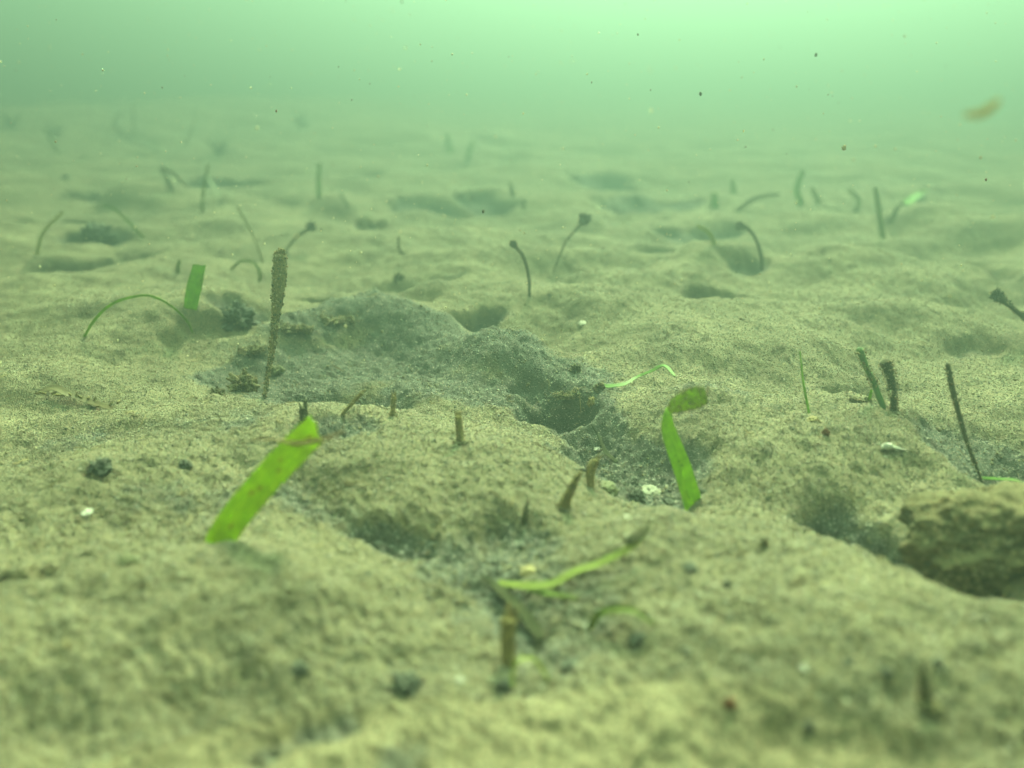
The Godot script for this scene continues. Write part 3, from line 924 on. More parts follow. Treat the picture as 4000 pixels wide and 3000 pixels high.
func build_stalks():
	stalk("coated_stalk", [Vector3(-0.0817, -0.0050, -0.2874), Vector3(-0.0807, 0.0011, -0.2895), Vector3(-0.0797, 0.0068, -0.2915), Vector3(-0.0787, 0.0136, -0.2939), Vector3(-0.0781, 0.0187, -0.2956), Vector3(-0.0773, 0.0270, -0.2985), Vector3(-0.0767, 0.0338, -0.3009), Vector3(-0.0765, 0.0394, -0.3028)], [0.00043, 0.00049, 0.00064, 0.00092, 0.00099, 0.00176, 0.00199, 0.00191], "stalk", "tall club-shaped stalk thickly coated with brown silt", 1300, 0.0009, 0.00199, "", 0.4)
	var t := stalk("coated_stalk", [Vector3(0.1048, 0.0075, -0.2451), Vector3(0.1036, 0.0107, -0.2462), Vector3(0.1024, 0.0138, -0.2473), Vector3(0.1012, 0.0163, -0.2482), Vector3(0.1002, 0.0181, -0.2488), Vector3(0.0981, 0.0233, -0.2506)], [0.00092, 0.00098, 0.00092, 0.00085, 0.00092, 0.00105], "green_stalk", "left one of the pair of coated shoots, green below", 0)
	t.get_child(0).name = "green_stem"
	var up := [Vector3(0.1048, 0.0075, -0.2451), Vector3(0.1024, 0.0138, -0.2473), Vector3(0.1002, 0.0181, -0.2488), Vector3(0.0981, 0.0233, -0.2506)]
	part("sediment_coating", coat(up, [0.00105, 0.00105, 0.00105, 0.00131], 320, 0.00055, 0.3, 1.0, 0.25), M.loose, t, true)
	stalk("coated_stalk", [Vector3(0.1079, 0.0073, -0.2450), Vector3(0.1076, 0.0114, -0.2464), Vector3(0.1072, 0.0143, -0.2474), Vector3(0.1064, 0.0175, -0.2486), Vector3(0.1053, 0.0199, -0.2494)], [0.00098, 0.00105, 0.00131, 0.00157, 0.00183], "dark_stalk", "right one of the pair of coated shoots, brown with a thick hooked top", 420, 0.00055, 0.0, "", 0.3)
	stalk("coated_stalk", [Vector3(0.1236, -0.0047, -0.2220), Vector3(0.1219, 0.0001, -0.2237), Vector3(0.1198, 0.0052, -0.2254), Vector3(0.1168, 0.0153, -0.2290), Vector3(0.1155, 0.0203, -0.2307), Vector3(0.1147, 0.0247, -0.2322)], [0.00037, 0.00049, 0.00061, 0.00079, 0.00085, 0.00067], "dark_stalk", "tall leaning stalk rising behind the big lump", 200, 0.00055, 0.0, "", 0.35)
	stalk("headed_stalk", [Vector3(0.2012, -0.0003, -0.3342), Vector3(0.1974, 0.0047, -0.3360), Vector3(0.1925, 0.0089, -0.3374), Vector3(0.1875, 0.0131, -0.3389), Vector3(0.1849, 0.0150, -0.3396), Vector3(0.1823, 0.0168, -0.3402)], [0.00104, 0.00104, 0.00104, 0.00104, 0.00157, 0.00209], "dark_stalk", "thick dark headed stalk leaning in at the right edge", 200, 0.0007, 0.00226, "", 0.5)
	stalk("headed_stalk", [Vector3(0.1256, 0.0011, -0.4590), Vector3(0.1254, 0.0069, -0.4610), Vector3(0.1231, 0.0146, -0.4636), Vector3(0.1196, 0.0198, -0.4655), Vector3(0.1166, 0.0216, -0.4661), Vector3(0.1145, 0.0218, -0.4662)], [0.00070, 0.00084, 0.00079, 0.00093, 0.00128, 0.00163], "dark_stalk", "hooked dark stalk with a small head bent to the left", 160, 0.0007, 0.00209, "", 0.5)
	stalk("headed_stalk", [Vector3(0.0208, -0.0010, -0.4602), Vector3(0.0234, 0.0056, -0.4625), Vector3(0.0273, 0.0142, -0.4655), Vector3(0.0313, 0.0188, -0.4671), Vector3(0.0339, 0.0217, -0.4681), Vector3(0.0367, 0.0246, -0.4691)], [0.00033, 0.00042, 0.00051, 0.00058, 0.00079, 0.00117], "dark_stalk", "thin slanting stalk with a round knobbly head", 120, 0.0007, 0.00304, "", 0.5)
	stalk("headed_stalk", [Vector3(0.0074, 0.0066, -0.3811), Vector3(0.0070, 0.0147, -0.3839), Vector3(0.0047, 0.0225, -0.3866), Vector3(0.0025, 0.0251, -0.3875), Vector3(0.0006, 0.0273, -0.3883)], [0.00047, 0.00059, 0.00070, 0.00059, 0.00078], "dark_stalk", "bowed dark stalk with a small head left of the round-headed one", 140, 0.0006, 0.00146, "", 0.5)
	stalk("headed_stalk", [Vector3(-0.1273, -0.0015, -0.5169), Vector3(-0.1245, 0.0029, -0.5184), Vector3(-0.1211, 0.0068, -0.5198), Vector3(-0.1172, 0.0095, -0.5207), Vector3(-0.1130, 0.0120, -0.5216)], [0.00065, 0.00065, 0.00065, 0.00078, 0.00130], "dark_stalk", "small slanting stalk with a dark knob above the clubbed stalk", 70, 0.0007, 0.00247, "", 0.5)
	stub([Vector3(-0.0331, 0.0072, -0.2394), Vector3(-0.0329, 0.0095, -0.2402), Vector3(-0.0327, 0.0124, -0.2413)], [0.00083, 0.00077, 0.00083], "stalk", "short broken shoot with a side knob on the near swell's crest")
	stub([Vector3(-0.0131, 0.0089, -0.2170), Vector3(-0.0133, 0.0116, -0.2179), Vector3(-0.0136, 0.0150, -0.2191)], [0.00100, 0.00094, 0.00088], "stalk", "dark-mouthed broken shoot standing in the middle of the near swell", 1.7)
	stub([Vector3(-0.0551, 0.0097, -0.2286), Vector3(-0.0552, 0.0115, -0.2293), Vector3(-0.0553, 0.0132, -0.2298)], [0.00123, 0.00129, 0.00135], "dark_stalk", "stout broken shoot just behind the tip of the leaning leaf", 1.3)
	stub([Vector3(0.0119, 0.0039, -0.1907), Vector3(0.0128, 0.0068, -0.1907), Vector3(0.0140, 0.0097, -0.1907), Vector3(0.0151, 0.0120, -0.1904)], [0.00148, 0.00116, 0.00085, 0.00063], "stalk", "leaning broken shoot left of the olive pebble", 1.2)
	t = stub([Vector3(0.0198, -0.0008, -0.2106), Vector3(0.0196, 0.0018, -0.2115), Vector3(0.0199, 0.0037, -0.2122), Vector3(0.0211, 0.0057, -0.2128)], [0.00081, 0.00104, 0.00127, 0.00104], "stalk", "forked broken shoot behind the leaning one", 1.2)
	part("side_branch", tube([Vector3(0.0198, -0.0008, -0.2106), Vector3(0.0197, 0.0026, -0.2118), Vector3(0.0183, 0.0033, -0.2120), Vector3(0.0171, 0.0035, -0.2121)].slice(1), [0.00081, 0.00058, 0.00035], 10, 8, 0.2), M.grey_clod, t)
	stub([Vector3(0.0029, 0.0025, -0.1870), Vector3(0.0031, 0.0044, -0.1876), Vector3(0.0033, 0.0060, -0.1882)], [0.00083, 0.00063, 0.00031], "dark_stalk", "small black pointed shoot in the shadowed trough", 0.0, 20)
	stub([Vector3(-0.0006, -0.0016, -0.1396), Vector3(-0.0007, 0.0012, -0.1406), Vector3(-0.0007, 0.0039, -0.1416), Vector3(-0.0005, 0.0060, -0.1423)], [0.00107, 0.00116, 0.00124, 0.00140], "stalk", "pale blurred upright shoot near the bottom of the trough", 1.1, 60)
	stub([Vector3(0.0649, 0.0051, -0.1208), Vector3(0.0647, 0.0076, -0.1217), Vector3(0.0644, 0.0102, -0.1226)], [0.00138, 0.00102, 0.00051], "dark_stalk", "dark brown tapered shoot at the lower right", 1.5, 60)
	stub([Vector3(-0.0461, 0.0093, -0.2347), Vector3(-0.0435, 0.0122, -0.2358), Vector3(-0.0406, 0.0152, -0.2368)], [0.00063, 0.00075, 0.00063], "stalk", "slanting broken shoot at the near rim of the large pit", 1.2)
	lying("dead_twig", [Vector3(0.0234, -0.0045, -0.2525), Vector3(0.0250, -0.0060, -0.2506), Vector3(0.0261, -0.0068, -0.2469), Vector3(0.0271, -0.0073, -0.2433), Vector3(0.0295, -0.0070, -0.2383)], [0.00040, 0.00067, 0.00094, 0.00134, 0.00107], "dead_leaf", "thin dark twig in the hollow left of the bent leaf", [0.004, 0.0035, 0.0025, 0.0015, 0.0005], "twig")

func build_litter():
	# the big lump at the right edge
	var base := Vector3(0.0968, -0.0036, -0.1654)
	var t := thing("sediment_lump", base, "large crumbly lump of hardened silt at the right edge", "lump")
	var s := 0.00010
	part("body", lump(base + Vector3(72 * s, 60 * s, -0.011), Vector3(185 * s, 122 * s, 0.015), 5, 0.34, 40.0, 0.2, 12.0, 0.24), M.hard_silt, t)
	var verts := PackedVector3Array()
	var idx := PackedInt32Array()
	var cols := PackedColorArray()
	for k in 1800:
		var d := Vector3(rng.randf_range(-1, 1), rng.randf_range(-0.3, 1), rng.randf_range(-1, 1)).normalized()
		var r := 1.0 + 0.34 * shaper.get_noise_3dv(d * 40.0 + Vector3(12, 0, 0))
		var q := d * r * Vector3(185 * s, 122 * s, 0.015)
		q.x *= 1.0 + 0.24 * d.y
		q.z *= 1.0 + 0.24 * d.y
		add_grain(verts, idx, cols, base + Vector3(72 * s, 60 * s, -0.011) + Basis(Vector3.UP, 0.2) * q, rng.randf_range(0.0003, 0.0011), 0.15)
	part("loose_crumbs", mesh_of(verts, idx, PackedVector2Array(), cols), M.loose, t, true)
	var ring := [Vector3(0.0990, -0.0022, -0.1622), Vector3(0.0994, -0.0007, -0.1627), Vector3(0.1011, -0.0000, -0.1629), Vector3(0.1028, -0.0006, -0.1627), Vector3(0.1035, -0.0020, -0.1623)]
	var worm := thing("worm_cast", ring[0], "small tan loop of worm cast below the big lump", "worm cast")
	part("loop", tube(ring, [0.00065, 0.00075, 0.00075, 0.00075, 0.00065], 24, 10, 0.2), M.crust, worm)

	clump("silt_clump", Vector3(-0.1082, 0.0033, -0.3527), Vector3(0.00656, 0.00510, 0.00547), "grey_clod", "dark crumbly clump between the green leaf and the clubbed stalk", 12, 320, 0.0009, "clump", "", 0.35)
	clump("silt_clump", Vector3(-0.0913, -0.0048, -0.2969), Vector3(0.00424, 0.00393, 0.00346), "crust", "yellowish crumbly clump left of the clubbed stalk's foot", 11, 300, 0.0006)
	clump("silt_clump", Vector3(-0.0980, -0.0043, -0.2900), Vector3(0.00200, 0.00154, 0.00154), "clod", "small brown clump left of the yellowish clump", 5, 80, 0.0005)
	clump("silt_clump", Vector3(-0.2517, -0.0032, -0.5617), Vector3(0.00958, 0.00733, 0.00676), "grey_clod", "dark pointed clod in the left group of burrows", 6, 160, 0.0012, "clump", "", 0.5)
	clump("silt_clump", Vector3(-0.0958, -0.0068, -0.6330), Vector3(0.01138, 0.00411, 0.01075), "crust", "fuzzy yellowish mound in the middle distance", 9, 120, 0.0009, "clump", "", 0.0)
	clump("silt_clump", Vector3(0.0273, 0.0037, -0.2727), Vector3(0.00173, 0.00130, 0.00130), "clod", "brown crumb at the end of the wavy green leaf", 5, 80, 0.0005)
	clump("silt_clump", Vector3(0.0208, 0.0045, -0.2867), Vector3(0.00166, 0.00151, 0.00136), "clod", "brown crumb perched on the grey ridge's crest", 4, 60, 0.0005)
	clump("silt_clump", Vector3(-0.0570, -0.0043, -0.4589), Vector3(0.00280, 0.00257, 0.00234), "clod", "brown crumb on the far slope above the burrow", 4, 60, 0.0007)
	clump("silt_clump", Vector3(0.1004, 0.0077, -0.2496), Vector3(0.00399, 0.00093, 0.00159), "clod", "low dark crumbs heaped behind the pair of shoots", 7, 140, 0.0007, "clump", "", 0.4)
	clump("silt_clump", Vector3(-0.0815, 0.0042, -0.3374), Vector3(0.00699, 0.00192, 0.00315), "crust", "crumbly brown edge above the large pit, right of the clubbed stalk", 14, 520, 0.0007)
	clump("silt_clump", Vector3(-0.0677, 0.0042, -0.3487), Vector3(0.00901, 0.00180, 0.00324), "crust", "crumbly brown edge at the top of the grey ridge", 14, 520, 0.0007)
	clump("silt_clump", Vector3(-0.0960, -0.0006, -0.3248), Vector3(0.00611, 0.00153, 0.00305), "crust", "crumbly brown edge left of the clubbed stalk", 14, 520, 0.0007)
	clump("silt_clump", Vector3(0.0173, 0.0005, -0.2732), Vector3(0.00436, 0.00116, 0.00174), "crust", "brown crumbs at the back edge of the small deep pit", 14, 520, 0.0007)
	clump("silt_clump", Vector3(0.0504, 0.0084, -0.1648), Vector3(0.00083, 0.00111, 0.00074), "clod", "little dark clod on the right bank above the bottom edge", 3, 40, 0.0004)

	# the fallen frond on the left
	lying("fallen_frond", [Vector3(-0.1510, -0.0020, -0.2787), Vector3(-0.1470, -0.0019, -0.2807), Vector3(-0.1414, -0.0021, -0.2781), Vector3(-0.1312, -0.0034, -0.2745), Vector3(-0.1106, 0.0002, -0.2552)], [0.00148, 0.00296, 0.00266, 0.00237, 0.00074], "brown_leaf", "brown feathery frond lying on the sand at the left", [0.002, 0.003, 0.002, 0.0012, 0.001], "frond")
	t = get_child(get_child_count() - 1)
	for k in 14:
		var at: Vector3 = along([Vector3(-0.1510, -0.0020, -0.2787), Vector3(-0.1414, -0.0021, -0.2781), Vector3(-0.1312, -0.0034, -0.2745), Vector3(-0.1106, 0.0002, -0.2552)], k / 14.0)
		at.y = grid_at(at.x, at.z).x + 0.0018
		var out := Vector3(rng.randf_range(-0.004, 0.001), rng.randf_range(0.0, 0.0022), rng.randf_range(-0.003, 0.003))
		part("leaflet", tube([at, at + out * 0.5, at + out], [0.0004, 0.0004, 0.0001], 6, 6, 0.2), M.stalk, t)

	# pebbles, shells and chips that stand out
	pebble("white_pebble", Vector3(0.0272, 0.0035, -0.3465), 0.00161, "pearl", "single white pebble on the yellow slope behind the ridge", 0.8, 1.1, 0.35)
	pebble("red_chip", Vector3(0.0826, 0.0072, -0.2262), 0.00098, "red_stone", "reddish brown chip on the right bank", 1.2, 0.7)
	pebble("tan_chip", Vector3(0.0817, 0.0081, -0.2348), 0.00113, "tan_stone", "tan chip at the foot of the thin upright leaf", 0.5, 1.4)
	pebble("tan_chip", Vector3(0.0247, 0.0006, -0.2686), 0.00129, "tan_stone", "tan chip right of the small deep pit", 1.1, 0.9)
	pebble("olive_pebble", Vector3(0.0247, -0.0045, -0.2165), 0.00250, "olive_stone", "flat olive pebble right of the leaning shoot", 0.8, 1.15, 0.3)
	pebble("black_pebble", Vector3(0.0322, -0.0069, -0.2159), 0.00179, "black_stone", "jagged black pebble between the olive and the pale pebble", 0.9, 1.0, 0.7)
	pebble("pale_pebble", Vector3(0.0369, -0.0082, -0.2214), 0.00269, "pale_stone", "pale grey pebble just left of the bent leaf's foot", 0.55, 1.3, 0.5)
	pebble("black_pebble", Vector3(0.0406, -0.0070, -0.2136), 0.00130, "black_stone", "black pebble touching the bent leaf's foot on the left", 0.6, 1.4, 0.6)
	pebble("black_pebble", Vector3(0.0479, -0.0014, -0.2095), 0.00081, "black_stone", "black pebble right of the bent leaf's foot")
	pebble("black_pebble", Vector3(0.0311, 0.0065, -0.1830), 0.00051, "black_stone", "tiny black pebble below the pale pebble")
	pebble("white_chip", Vector3(0.0248, 0.0065, -0.1804), 0.00060, "shell", "white chip below the black jagged pebble", 0.4, 1.5)
	pebble("yellow_pebble", Vector3(0.0033, 0.0005, -0.1670), 0.00162, "tan_stone", "rounded yellow pebble above the forked fallen leaf", 0.8, 1.1, 0.3)
	pebble("white_chip", Vector3(0.0144, 0.0013, -0.1474), 0.00069, "shell", "white chip left of the curled olive leaf", 0.8, 1.2)
	pebble("white_chip", Vector3(-0.0091, -0.0007, -0.1337), 0.00064, "shell", "white chip left of the pale green curl", 0.6, 1.2)
	pebble("black_pebble", Vector3(0.0219, 0.0050, -0.1376), 0.00129, "black_stone", "dark pebble under the curled olive leaf", 0.8, 1.1)
	pebble("black_pebble", Vector3(-0.0182, -0.0006, -0.1325), 0.00221, "black_stone", "largest blurred dark pebble left of the pale green curl", 0.7, 1.1)
	pebble("black_pebble", Vector3(-0.0014, -0.0010, -0.1328), 0.00135, "black_stone", "blurred dark pebble at the left end of the pale green curl", 0.8, 0.9)
	pebble("black_pebble", Vector3(0.0106, -0.0002, -0.1373), 0.00130, "black_stone", "blurred dark pebble right of the pale upright shoot", 0.5, 1.3)
	pebble("black_pebble", Vector3(-0.1004, 0.0061, -0.2068), 0.00226, "black_stone", "dark pebble below the feathery frond", 0.8, 1.1)
	pebble("black_pebble", Vector3(-0.0809, 0.0053, -0.2103), 0.00126, "black_stone", "small dark pebble left of the bright leaning leaf", 0.8, 1.1)
	pebble("black_pebble", Vector3(-0.0750, 0.0074, -0.1598), 0.00154, "olive_stone", "blurred grey pebble left of the bright leaf's foot", 0.6, 1.1)
	pebble("white_chip", Vector3(-0.0970, 0.0027, -0.1900), 0.00106, "shell", "white chip at the left below the dark pebble", 0.4, 1.4)
	pebble("black_pebble", Vector3(-0.0362, 0.0023, -0.1327), 0.00134, "black_stone", "blurred dark crumb at the lower left", 0.7, 1.0)
	pebble("black_pebble", Vector3(0.0394, 0.0091, -0.1486), 0.00077, "black_stone", "small black pebble on the right bank right of the forked leaf", 1.0, 0.9)
	pebble("black_pebble", Vector3(0.0338, 0.0090, -0.1547), 0.00114, "black_stone", "flat dark pebble right of the forked leaf's tip", 0.5, 1.3)
	pebble("black_pebble", Vector3(0.0542, 0.0080, -0.1268), 0.00082, "black_stone", "blurred black pebble left of the dark tapered shoot")
	pebble("black_pebble", Vector3(0.0687, 0.0083, -0.1265), 0.00082, "black_stone", "blurred black pebble above the dark tapered shoot")
	pebble("black_pebble", Vector3(0.0597, 0.0081, -0.1244), 0.00081, "black_stone", "blurred black pebble between the other two by the tapered shoot")
	pebble("black_pebble", Vector3(0.0456, 0.0034, -0.1174), 0.00078, "black_stone", "blurred dark pebble near the bottom edge on the right")
	pebble("red_chip", Vector3(0.0342, 0.0048, -0.1206), 0.00087, "red_stone", "blurred brown chip near the bottom edge", 1.1, 0.8)
	pebble("white_chip", Vector3(0.0474, 0.0070, -0.1268), 0.00068, "shell", "blurred white chip on the lower right bank", 0.6, 1.3)
	pebble("pale_pebble", Vector3(0.0296, 0.0060, -0.1327), 0.00086, "pale_stone", "pale pebble right of the curled olive leaf", 0.8, 1.0)
	pebble("olive_pebble", Vector3(-0.0843, -0.0057, -0.3153), 0.00232, "olive_stone", "greenish pebble in the large pit behind the clubbed stalk", 0.9, 1.0)
	pebble("white_chip", Vector3(-0.0487, -0.0054, -0.2832), 0.00136, "pale_stone", "pale shard at the near rim of the large pit", 1.3, 0.8)
	pebble("black_pebble", Vector3(-0.3796, 0.0063, -0.8025), 0.00315, "black_stone", "dark pebble far off on the left slope")
	pebble("white_chip", Vector3(0.0249, -0.0068, -0.2497), 0.00081, "shell", "white chip in the mouth of the small deep pit", 0.4, 1.6)
	# the open white shell
	base = Vector3(0.0973, 0.0054, -0.2200)
	t = thing("white_shell", base, "small broken white shell with a long splinter on the right bank", "shell")
	part("valve", lump(base + Vector3(-0.0008, 0.001, 0), Vector3(0.0016, 0.0008, 0.0011), 3, 0.4, 70.0, 0.4, 3.0), M.shell, t)
	part("splinter", tube([base + Vector3(0, 0.0008, 0), base + Vector3(0.0022, 0.0005, 0.0006), base + Vector3(0.0042, 0.0004, 0.0016)], [0.0006, 0.0005, 0.0001], 8, 6, 0.2), M.shell, t)

func build_far():
	leaf("far_leaf", [Vector3(-0.2058, 0.0052, -0.6184), Vector3(-0.2049, 0.0185, -0.6231), Vector3(-0.2034, 0.0266, -0.6259), Vector3(-0.2015, 0.0353, -0.6289)], [0.00215, 0.00215, 0.00215, 0.00154], "old_leaf", "tall narrow leaf standing far off on the left")
	lying("far_strand", [Vector3(-0.2417, 0.0027, -0.7498), Vector3(-0.2260, 0.0028, -0.7137), Vector3(-0.2054, 0.0050, -0.6595)], [0.00317, 0.00353, 0.00247], "faded_leaf", "short dark strand right of the tall far leaf", [0.012, 0.006, 0.001])
	leaf("far_leaf", [Vector3(-0.2193, 0.0012, -0.5497), Vector3(-0.2292, 0.0105, -0.5530), Vector3(-0.2366, 0.0168, -0.5551), Vector3(-0.2438, 0.0191, -0.5559)], [0.00138, 0.00138, 0.00110, 0.00083], "dim_leaf", "thin green leaf bowing left over the left burrows")
	leaf("far_leaf", [Vector3(-0.2630, -0.0011, -0.5083), Vector3(-0.2614, 0.0061, -0.5108), Vector3(-0.2589, 0.0114, -0.5127), Vector3(-0.2540, 0.0163, -0.5144), Vector3(-0.2486, 0.0211, -0.5161)], [0.00179, 0.00179, 0.00154, 0.00154, 0.00128], "pale_leaf", "yellowish thin leaf slanting over the left burrows")
	var t := leaf("far_twig", [Vector3(-0.2514, 0.0096, -0.6939), Vector3(-0.2538, 0.0151, -0.6958), Vector3(-0.2562, 0.0199, -0.6975), Vector3(-0.2600, 0.0257, -0.6995)], [0.00410, 0.00376, 0.00308, 0.00308], "faded_leaf", "dark forked twig standing far off on the left")
	part("fork", ribbon([Vector3(-0.2514, 0.0096, -0.6939), Vector3(-0.2586, 0.0254, -0.6994), Vector3(-0.2521, 0.0225, -0.6984), Vector3(-0.2456, 0.0173, -0.6966), Vector3(-0.2398, 0.0122, -0.6948)].slice(1), [0.00274, 0.00239, 0.00205, 0.00171], [0.0], 0.1, 0.0005, 14), M.faded_leaf, t)
	leaf("far_leaf", [Vector3(-0.5019, 0.0028, -1.0522), Vector3(-0.5101, 0.0174, -1.0573), Vector3(-0.5152, 0.0261, -1.0603), Vector3(-0.5204, 0.0314, -1.0622)], [0.00307, 0.00359, 0.00307, 0.00205], "old_leaf", "slanting dull leaf far off near the left edge")
	leaf("far_leaf", [Vector3(-0.4759, 0.0114, -1.2058), Vector3(-0.4770, 0.0296, -1.2121), Vector3(-0.4776, 0.0505, -1.2194)], [0.00292, 0.00292, 0.00233], "faded_leaf", "faint upright strand farthest off on the left slope")
	leaf("far_leaf", [Vector3(-0.4886, 0.0114, -1.2055), Vector3(-0.5008, 0.0230, -1.2095), Vector3(-0.4997, 0.0318, -1.2126), Vector3(-0.4915, 0.0379, -1.2147)], [0.00466, 0.00408, 0.00350, 0.00292], "faded_leaf", "faint hooked strand far off on the left slope")
	leaf("far_leaf", [Vector3(-0.4002, 0.0021, -1.1681), Vector3(-0.3934, 0.0182, -1.1737), Vector3(-0.3872, 0.0374, -1.1804)], [0.00283, 0.00283, 0.00170], "faded_leaf", "faint strand slanting right on the far left slope")
	lying("far_strand", [Vector3(-0.4747, 0.0078, -1.2016), Vector3(-0.4394, 0.0051, -1.1449), Vector3(-0.4093, 0.0009, -1.1016)], [0.00778, 0.00722, 0.00556], "faded_leaf", "dark root lying far off on the left slope", [0.004, 0.003, 0.002])
	leaf("far_leaf", [Vector3(-0.1389, 0.0067, -0.6754), Vector3(-0.1395, 0.0187, -0.6795), Vector3(-0.1389, 0.0304, -0.6836)], [0.00300, 0.00300, 0.00234], "dim_leaf", "pale green leaf standing alone in the middle distance")
	lying("far_strand", [Vector3(-0.1303, 0.0069, -0.6672), Vector3(-0.1226, 0.0053, -0.6623), Vector3(-0.1147, 0.0009, -0.6547)], [0.00262, 0.00295, 0.00197], "faded_leaf", "dark strand lying right of the pale green leaf", [0.006, 0.008, 0.001])
	leaf("far_leaf", [Vector3(-0.1384, -0.0055, -0.5078), Vector3(-0.1420, 0.0047, -0.5114), Vector3(-0.1466, 0.0139, -0.5146), Vector3(-0.1523, 0.0234, -0.5179)], [0.00103, 0.00077, 0.00077, 0.00077], "old_leaf", "hair-thin strand leaning left above the clubbed stalk")
	leaf("arched_leaf", [Vector3(-0.1279, -0.0053, -0.4600), Vector3(-0.1274, -0.0013, -0.4614), Vector3(-0.1307, 0.0036, -0.4631), Vector3(-0.1368, 0.0043, -0.4633), Vector3(-0.1432, -0.0002, -0.4639)], [0.00187, 0.00187, 0.00164, 0.00164, 0.00187], "old_leaf", "small brownish arched leaf left of the clubbed stalk's top", [30.0])
	leaf("far_leaf", [Vector3(-0.1658, 0.0006, -0.4531), Vector3(-0.1660, 0.0032, -0.4540), Vector3(-0.1649, 0.0066, -0.4552)], [0.00207, 0.00207, 0.00161], "old_leaf", "tiny dull leaf left of the short upright leaf")
	leaf("far_leaf", [Vector3(0.2216, -0.0000, -0.5517), Vector3(0.2196, 0.0128, -0.5562), Vector3(0.2171, 0.0285, -0.5616)], [0.00332, 0.00332, 0.00277], "old_leaf", "grey green upright leaf far off on the right")
	leaf("far_leaf", [Vector3(0.2128, 0.0002, -0.6861), Vector3(0.2090, 0.0108, -0.6897), Vector3(0.2138, 0.0243, -0.6944)], [0.00476, 0.00476, 0.00306], "dim_leaf", "bright green leaf far off right of the arching strand")
	lying("far_strand", [Vector3(0.2458, 0.0143, -0.5833), Vector3(0.3055, 0.0015, -0.7034), Vector3(0.3155, 0.0042, -0.7142)], [0.00487, 0.00626, 0.00417], "dim_leaf", "green leaf lying far off on the right", [0.002, 0.004, 0.003])
	leaf("far_leaf", [Vector3(0.1595, -0.0021, -0.6660), Vector3(0.1710, 0.0057, -0.6687), Vector3(0.1803, 0.0088, -0.6698), Vector3(0.1909, 0.0101, -0.6702)], [0.00331, 0.00331, 0.00265, 0.00198], "faded_leaf", "dark strand arching far off behind the hooked stalk")
	leaf("far_leaf", [Vector3(0.2506, -0.0043, -0.6800), Vector3(0.2530, 0.0037, -0.6828), Vector3(0.2456, 0.0114, -0.6854)], [0.00304, 0.00304, 0.00270], "old_leaf", "dull bent leaf left of the grey green upright one")
	leaf("far_leaf", [Vector3(0.1479, -0.0013, -0.6823), Vector3(0.1479, 0.0090, -0.6859)], [0.00575, 0.00406], "dim_leaf", "short faint green leaf left of the arching strand")
	leaf("far_leaf", [Vector3(0.1748, 0.0015, -0.7395), Vector3(0.1737, 0.0115, -0.7430)], [0.00511, 0.00328], "dim_leaf", "faintest green leaf above the arching strand")
	leaf("far_leaf", [Vector3(0.2260, 0.0013, -0.6875), Vector3(0.2199, 0.0119, -0.6912)], [0.00409, 0.00306], "old_leaf", "faint dull leaf right of the bright far leaf")
	lying("far_strand", [Vector3(0.2297, 0.0045, -0.5643), Vector3(0.2333, 0.0081, -0.5648), Vector3(0.2372, 0.0115, -0.5659)], [0.00281, 0.00281, 0.00225], "faded_leaf", "dark strand lying right of the grey green leaf", [0.002, 0.008, 0.008])
	leaf("far_twig", [Vector3(-0.0556, 0.0035, -0.4885), Vector3(-0.0593, 0.0038, -0.4886), Vector3(-0.0603, 0.0075, -0.4899), Vector3(-0.0601, 0.0119, -0.4915)], [0.00148, 0.00172, 0.00148, 0.00123], "faded_leaf", "small dark bent twig in the middle distance")
	leaf("far_twig", [Vector3(0.0085, 0.0010, -0.6606), Vector3(0.0082, 0.0047, -0.6619), Vector3(0.0085, 0.0078, -0.6630)], [0.00295, 0.00295, 0.00229], "faded_leaf", "small dark stub in the middle distance behind the stalks")
	leaf("far_twig", [Vector3(0.0007, 0.0062, -0.6862), Vector3(0.0000, 0.0110, -0.6879), Vector3(-0.0014, 0.0162, -0.6897)], [0.00339, 0.00305, 0.00203], "faded_leaf", "faint dark stub far off behind the stalks")
	leaf("arched_leaf", [Vector3(0.1027, 0.0117, -0.4677), Vector3(0.1013, 0.0157, -0.4691), Vector3(0.0985, 0.0188, -0.4702), Vector3(0.0940, 0.0210, -0.4709)], [0.00212, 0.00212, 0.00188, 0.00141], "pale_leaf", "pale curled leaf beside the hooked dark stalk")
	leaf("far_leaf", [Vector3(-0.0693, 0.0012, -1.0866), Vector3(-0.0730, 0.0122, -1.0905), Vector3(-0.0745, 0.0212, -1.0936)], [0.00634, 0.00634, 0.00370], "dim_leaf", "dim green leaf farthest off in the middle")
	leaf("far_leaf", [Vector3(-0.0473, 0.0010, -1.0098), Vector3(-0.0453, 0.0103, -1.0130), Vector3(-0.0414, 0.0196, -1.0163)], [0.00591, 0.00591, 0.00345], "dim_leaf", "second dim green leaf right of the farthest middle leaf")
	tuft(Vector3(-0.2883, 0.0138, -1.3255), 0.01662, 0.01534, "dim dark tuft of weed far off in the middle")
	tuft(Vector3(-0.5541, 0.0130, -1.1613), 0.01012, 0.01461, "dim brown tuft of weed far off on the left")
	tuft(Vector3(-0.3247, 0.0038, -1.0578), 0.01132, 0.01132, "pale brown tuft of weed on the left slope")
	tuft(Vector3(-0.6454, 0.0223, -1.2391), 0.01552, 0.00955, "dim tuft of weed at the left edge")

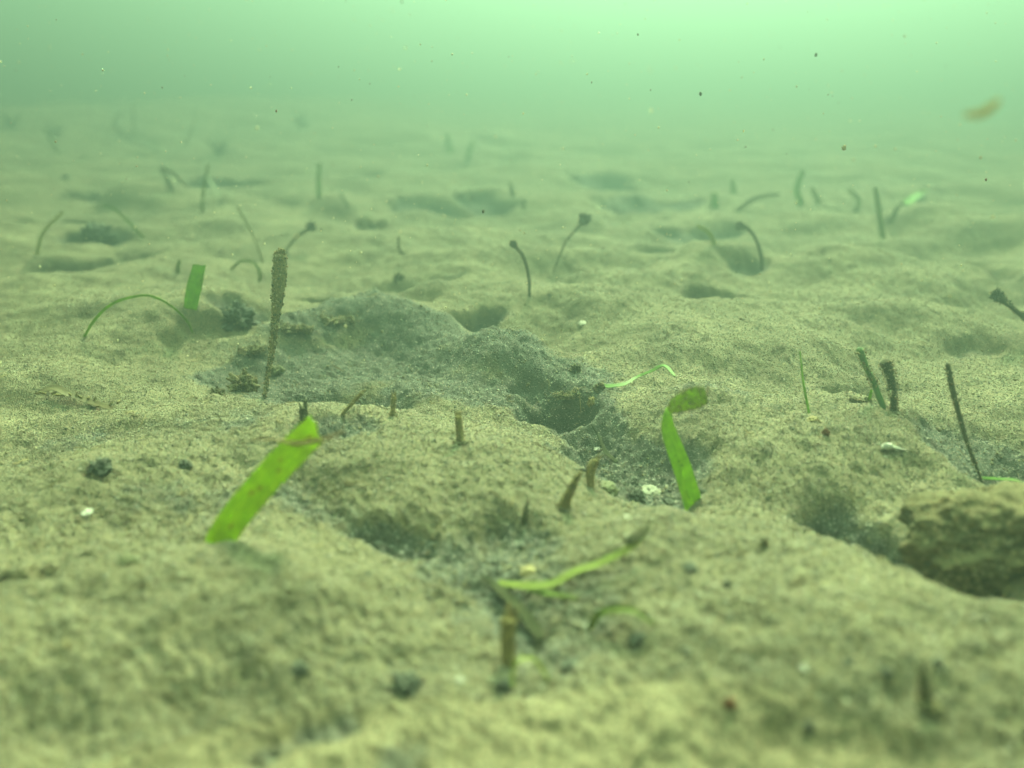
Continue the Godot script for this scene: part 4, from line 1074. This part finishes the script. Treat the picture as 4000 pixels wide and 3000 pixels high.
func build_drifting():
	var p := [Vector3(-0.0599, 0.0069, -0.1686), Vector3(-0.0514, 0.0301, -0.1682), Vector3(-0.0470, 0.0299, -0.1681), Vector3(-0.0429, 0.0292, -0.1679), Vector3(-0.0393, 0.0296, -0.1680), Vector3(-0.0357, 0.0303, -0.1683), Vector3(-0.0330, 0.0315, -0.1687)].slice(1)
	var t := thing("brown_strand", p[0], "blurred thin brown strand caught across the bright leaning leaf", "strand")
	part("fibre", tube(p, [0.00014, 0.00024, 0.00038, 0.00038, 0.00033, 0.00019], 30, 8, 0.3), M.brown_strand, t)
	for s in [
		[Vector3(0, 0, 0), "drifting_flake", "blurred yellow flake drifting in the water at the upper right", 0],
	]:
		var q := [Vector3(0.0504, 0.0062, -0.1213), Vector3(0.0613, 0.0931, -0.1303), Vector3(0.0633, 0.0933, -0.1304), Vector3(0.0646, 0.0940, -0.1306), Vector3(0.0659, 0.0950, -0.1310)].slice(1)
		t = thing(s[1], q[0], s[2], "flake")
		part("flake", ribbon(q, [0.00073, 0.00116, 0.00123, 0.00065], [0.0], 0.2, 0.0006, 16), M.yellow_flake, t)
	var spots := [Vector3(0.0272, 0.0035, -0.3465), Vector3(0.0882, 0.1017, -0.2854), Vector3(0.0547, 0.0910, -0.2817), Vector3(0.0963, 0.0763, -0.2765), Vector3(-0.0083, 0.0588, -0.2704), Vector3(0.0406, 0.1081, -0.3194), Vector3(-0.0760, 0.0848, -0.3113), Vector3(0.1529, 0.0639, -0.3040)].slice(1)
	var says := ["black speck drifting in the bright water at the upper right", "dark speck drifting in the water at the top middle", "yellow and black speck drifting low on the right", "small round speck drifting before the middle sand",
		"faint dark speck near the top edge", "reddish speck drifting above the left slope", "reddish speck drifting at the far right"]
	var mats := ["black_stone", "dead_leaf", "tan_stone", "dark_stalk", "olive_stone", "red_stone", "red_stone"]
	for i in spots.size():
		var o := MeshInstance3D.new()
		o.name = numbered("drifting_speck")
		var r: float = [0.00045, 0.0005, 0.0007, 0.0005, 0.00035, 0.0004, 0.0004][i]
		o.mesh = lump(Vector3.ZERO, Vector3(r * 0.8, r, r * 0.7), 2, 0.7, 80.0, i, i * 50.0)
		o.material_override = M[mats[i]]
		add_child(o)
		o.position = spots[i]
		tag(o, says[i], "speck")
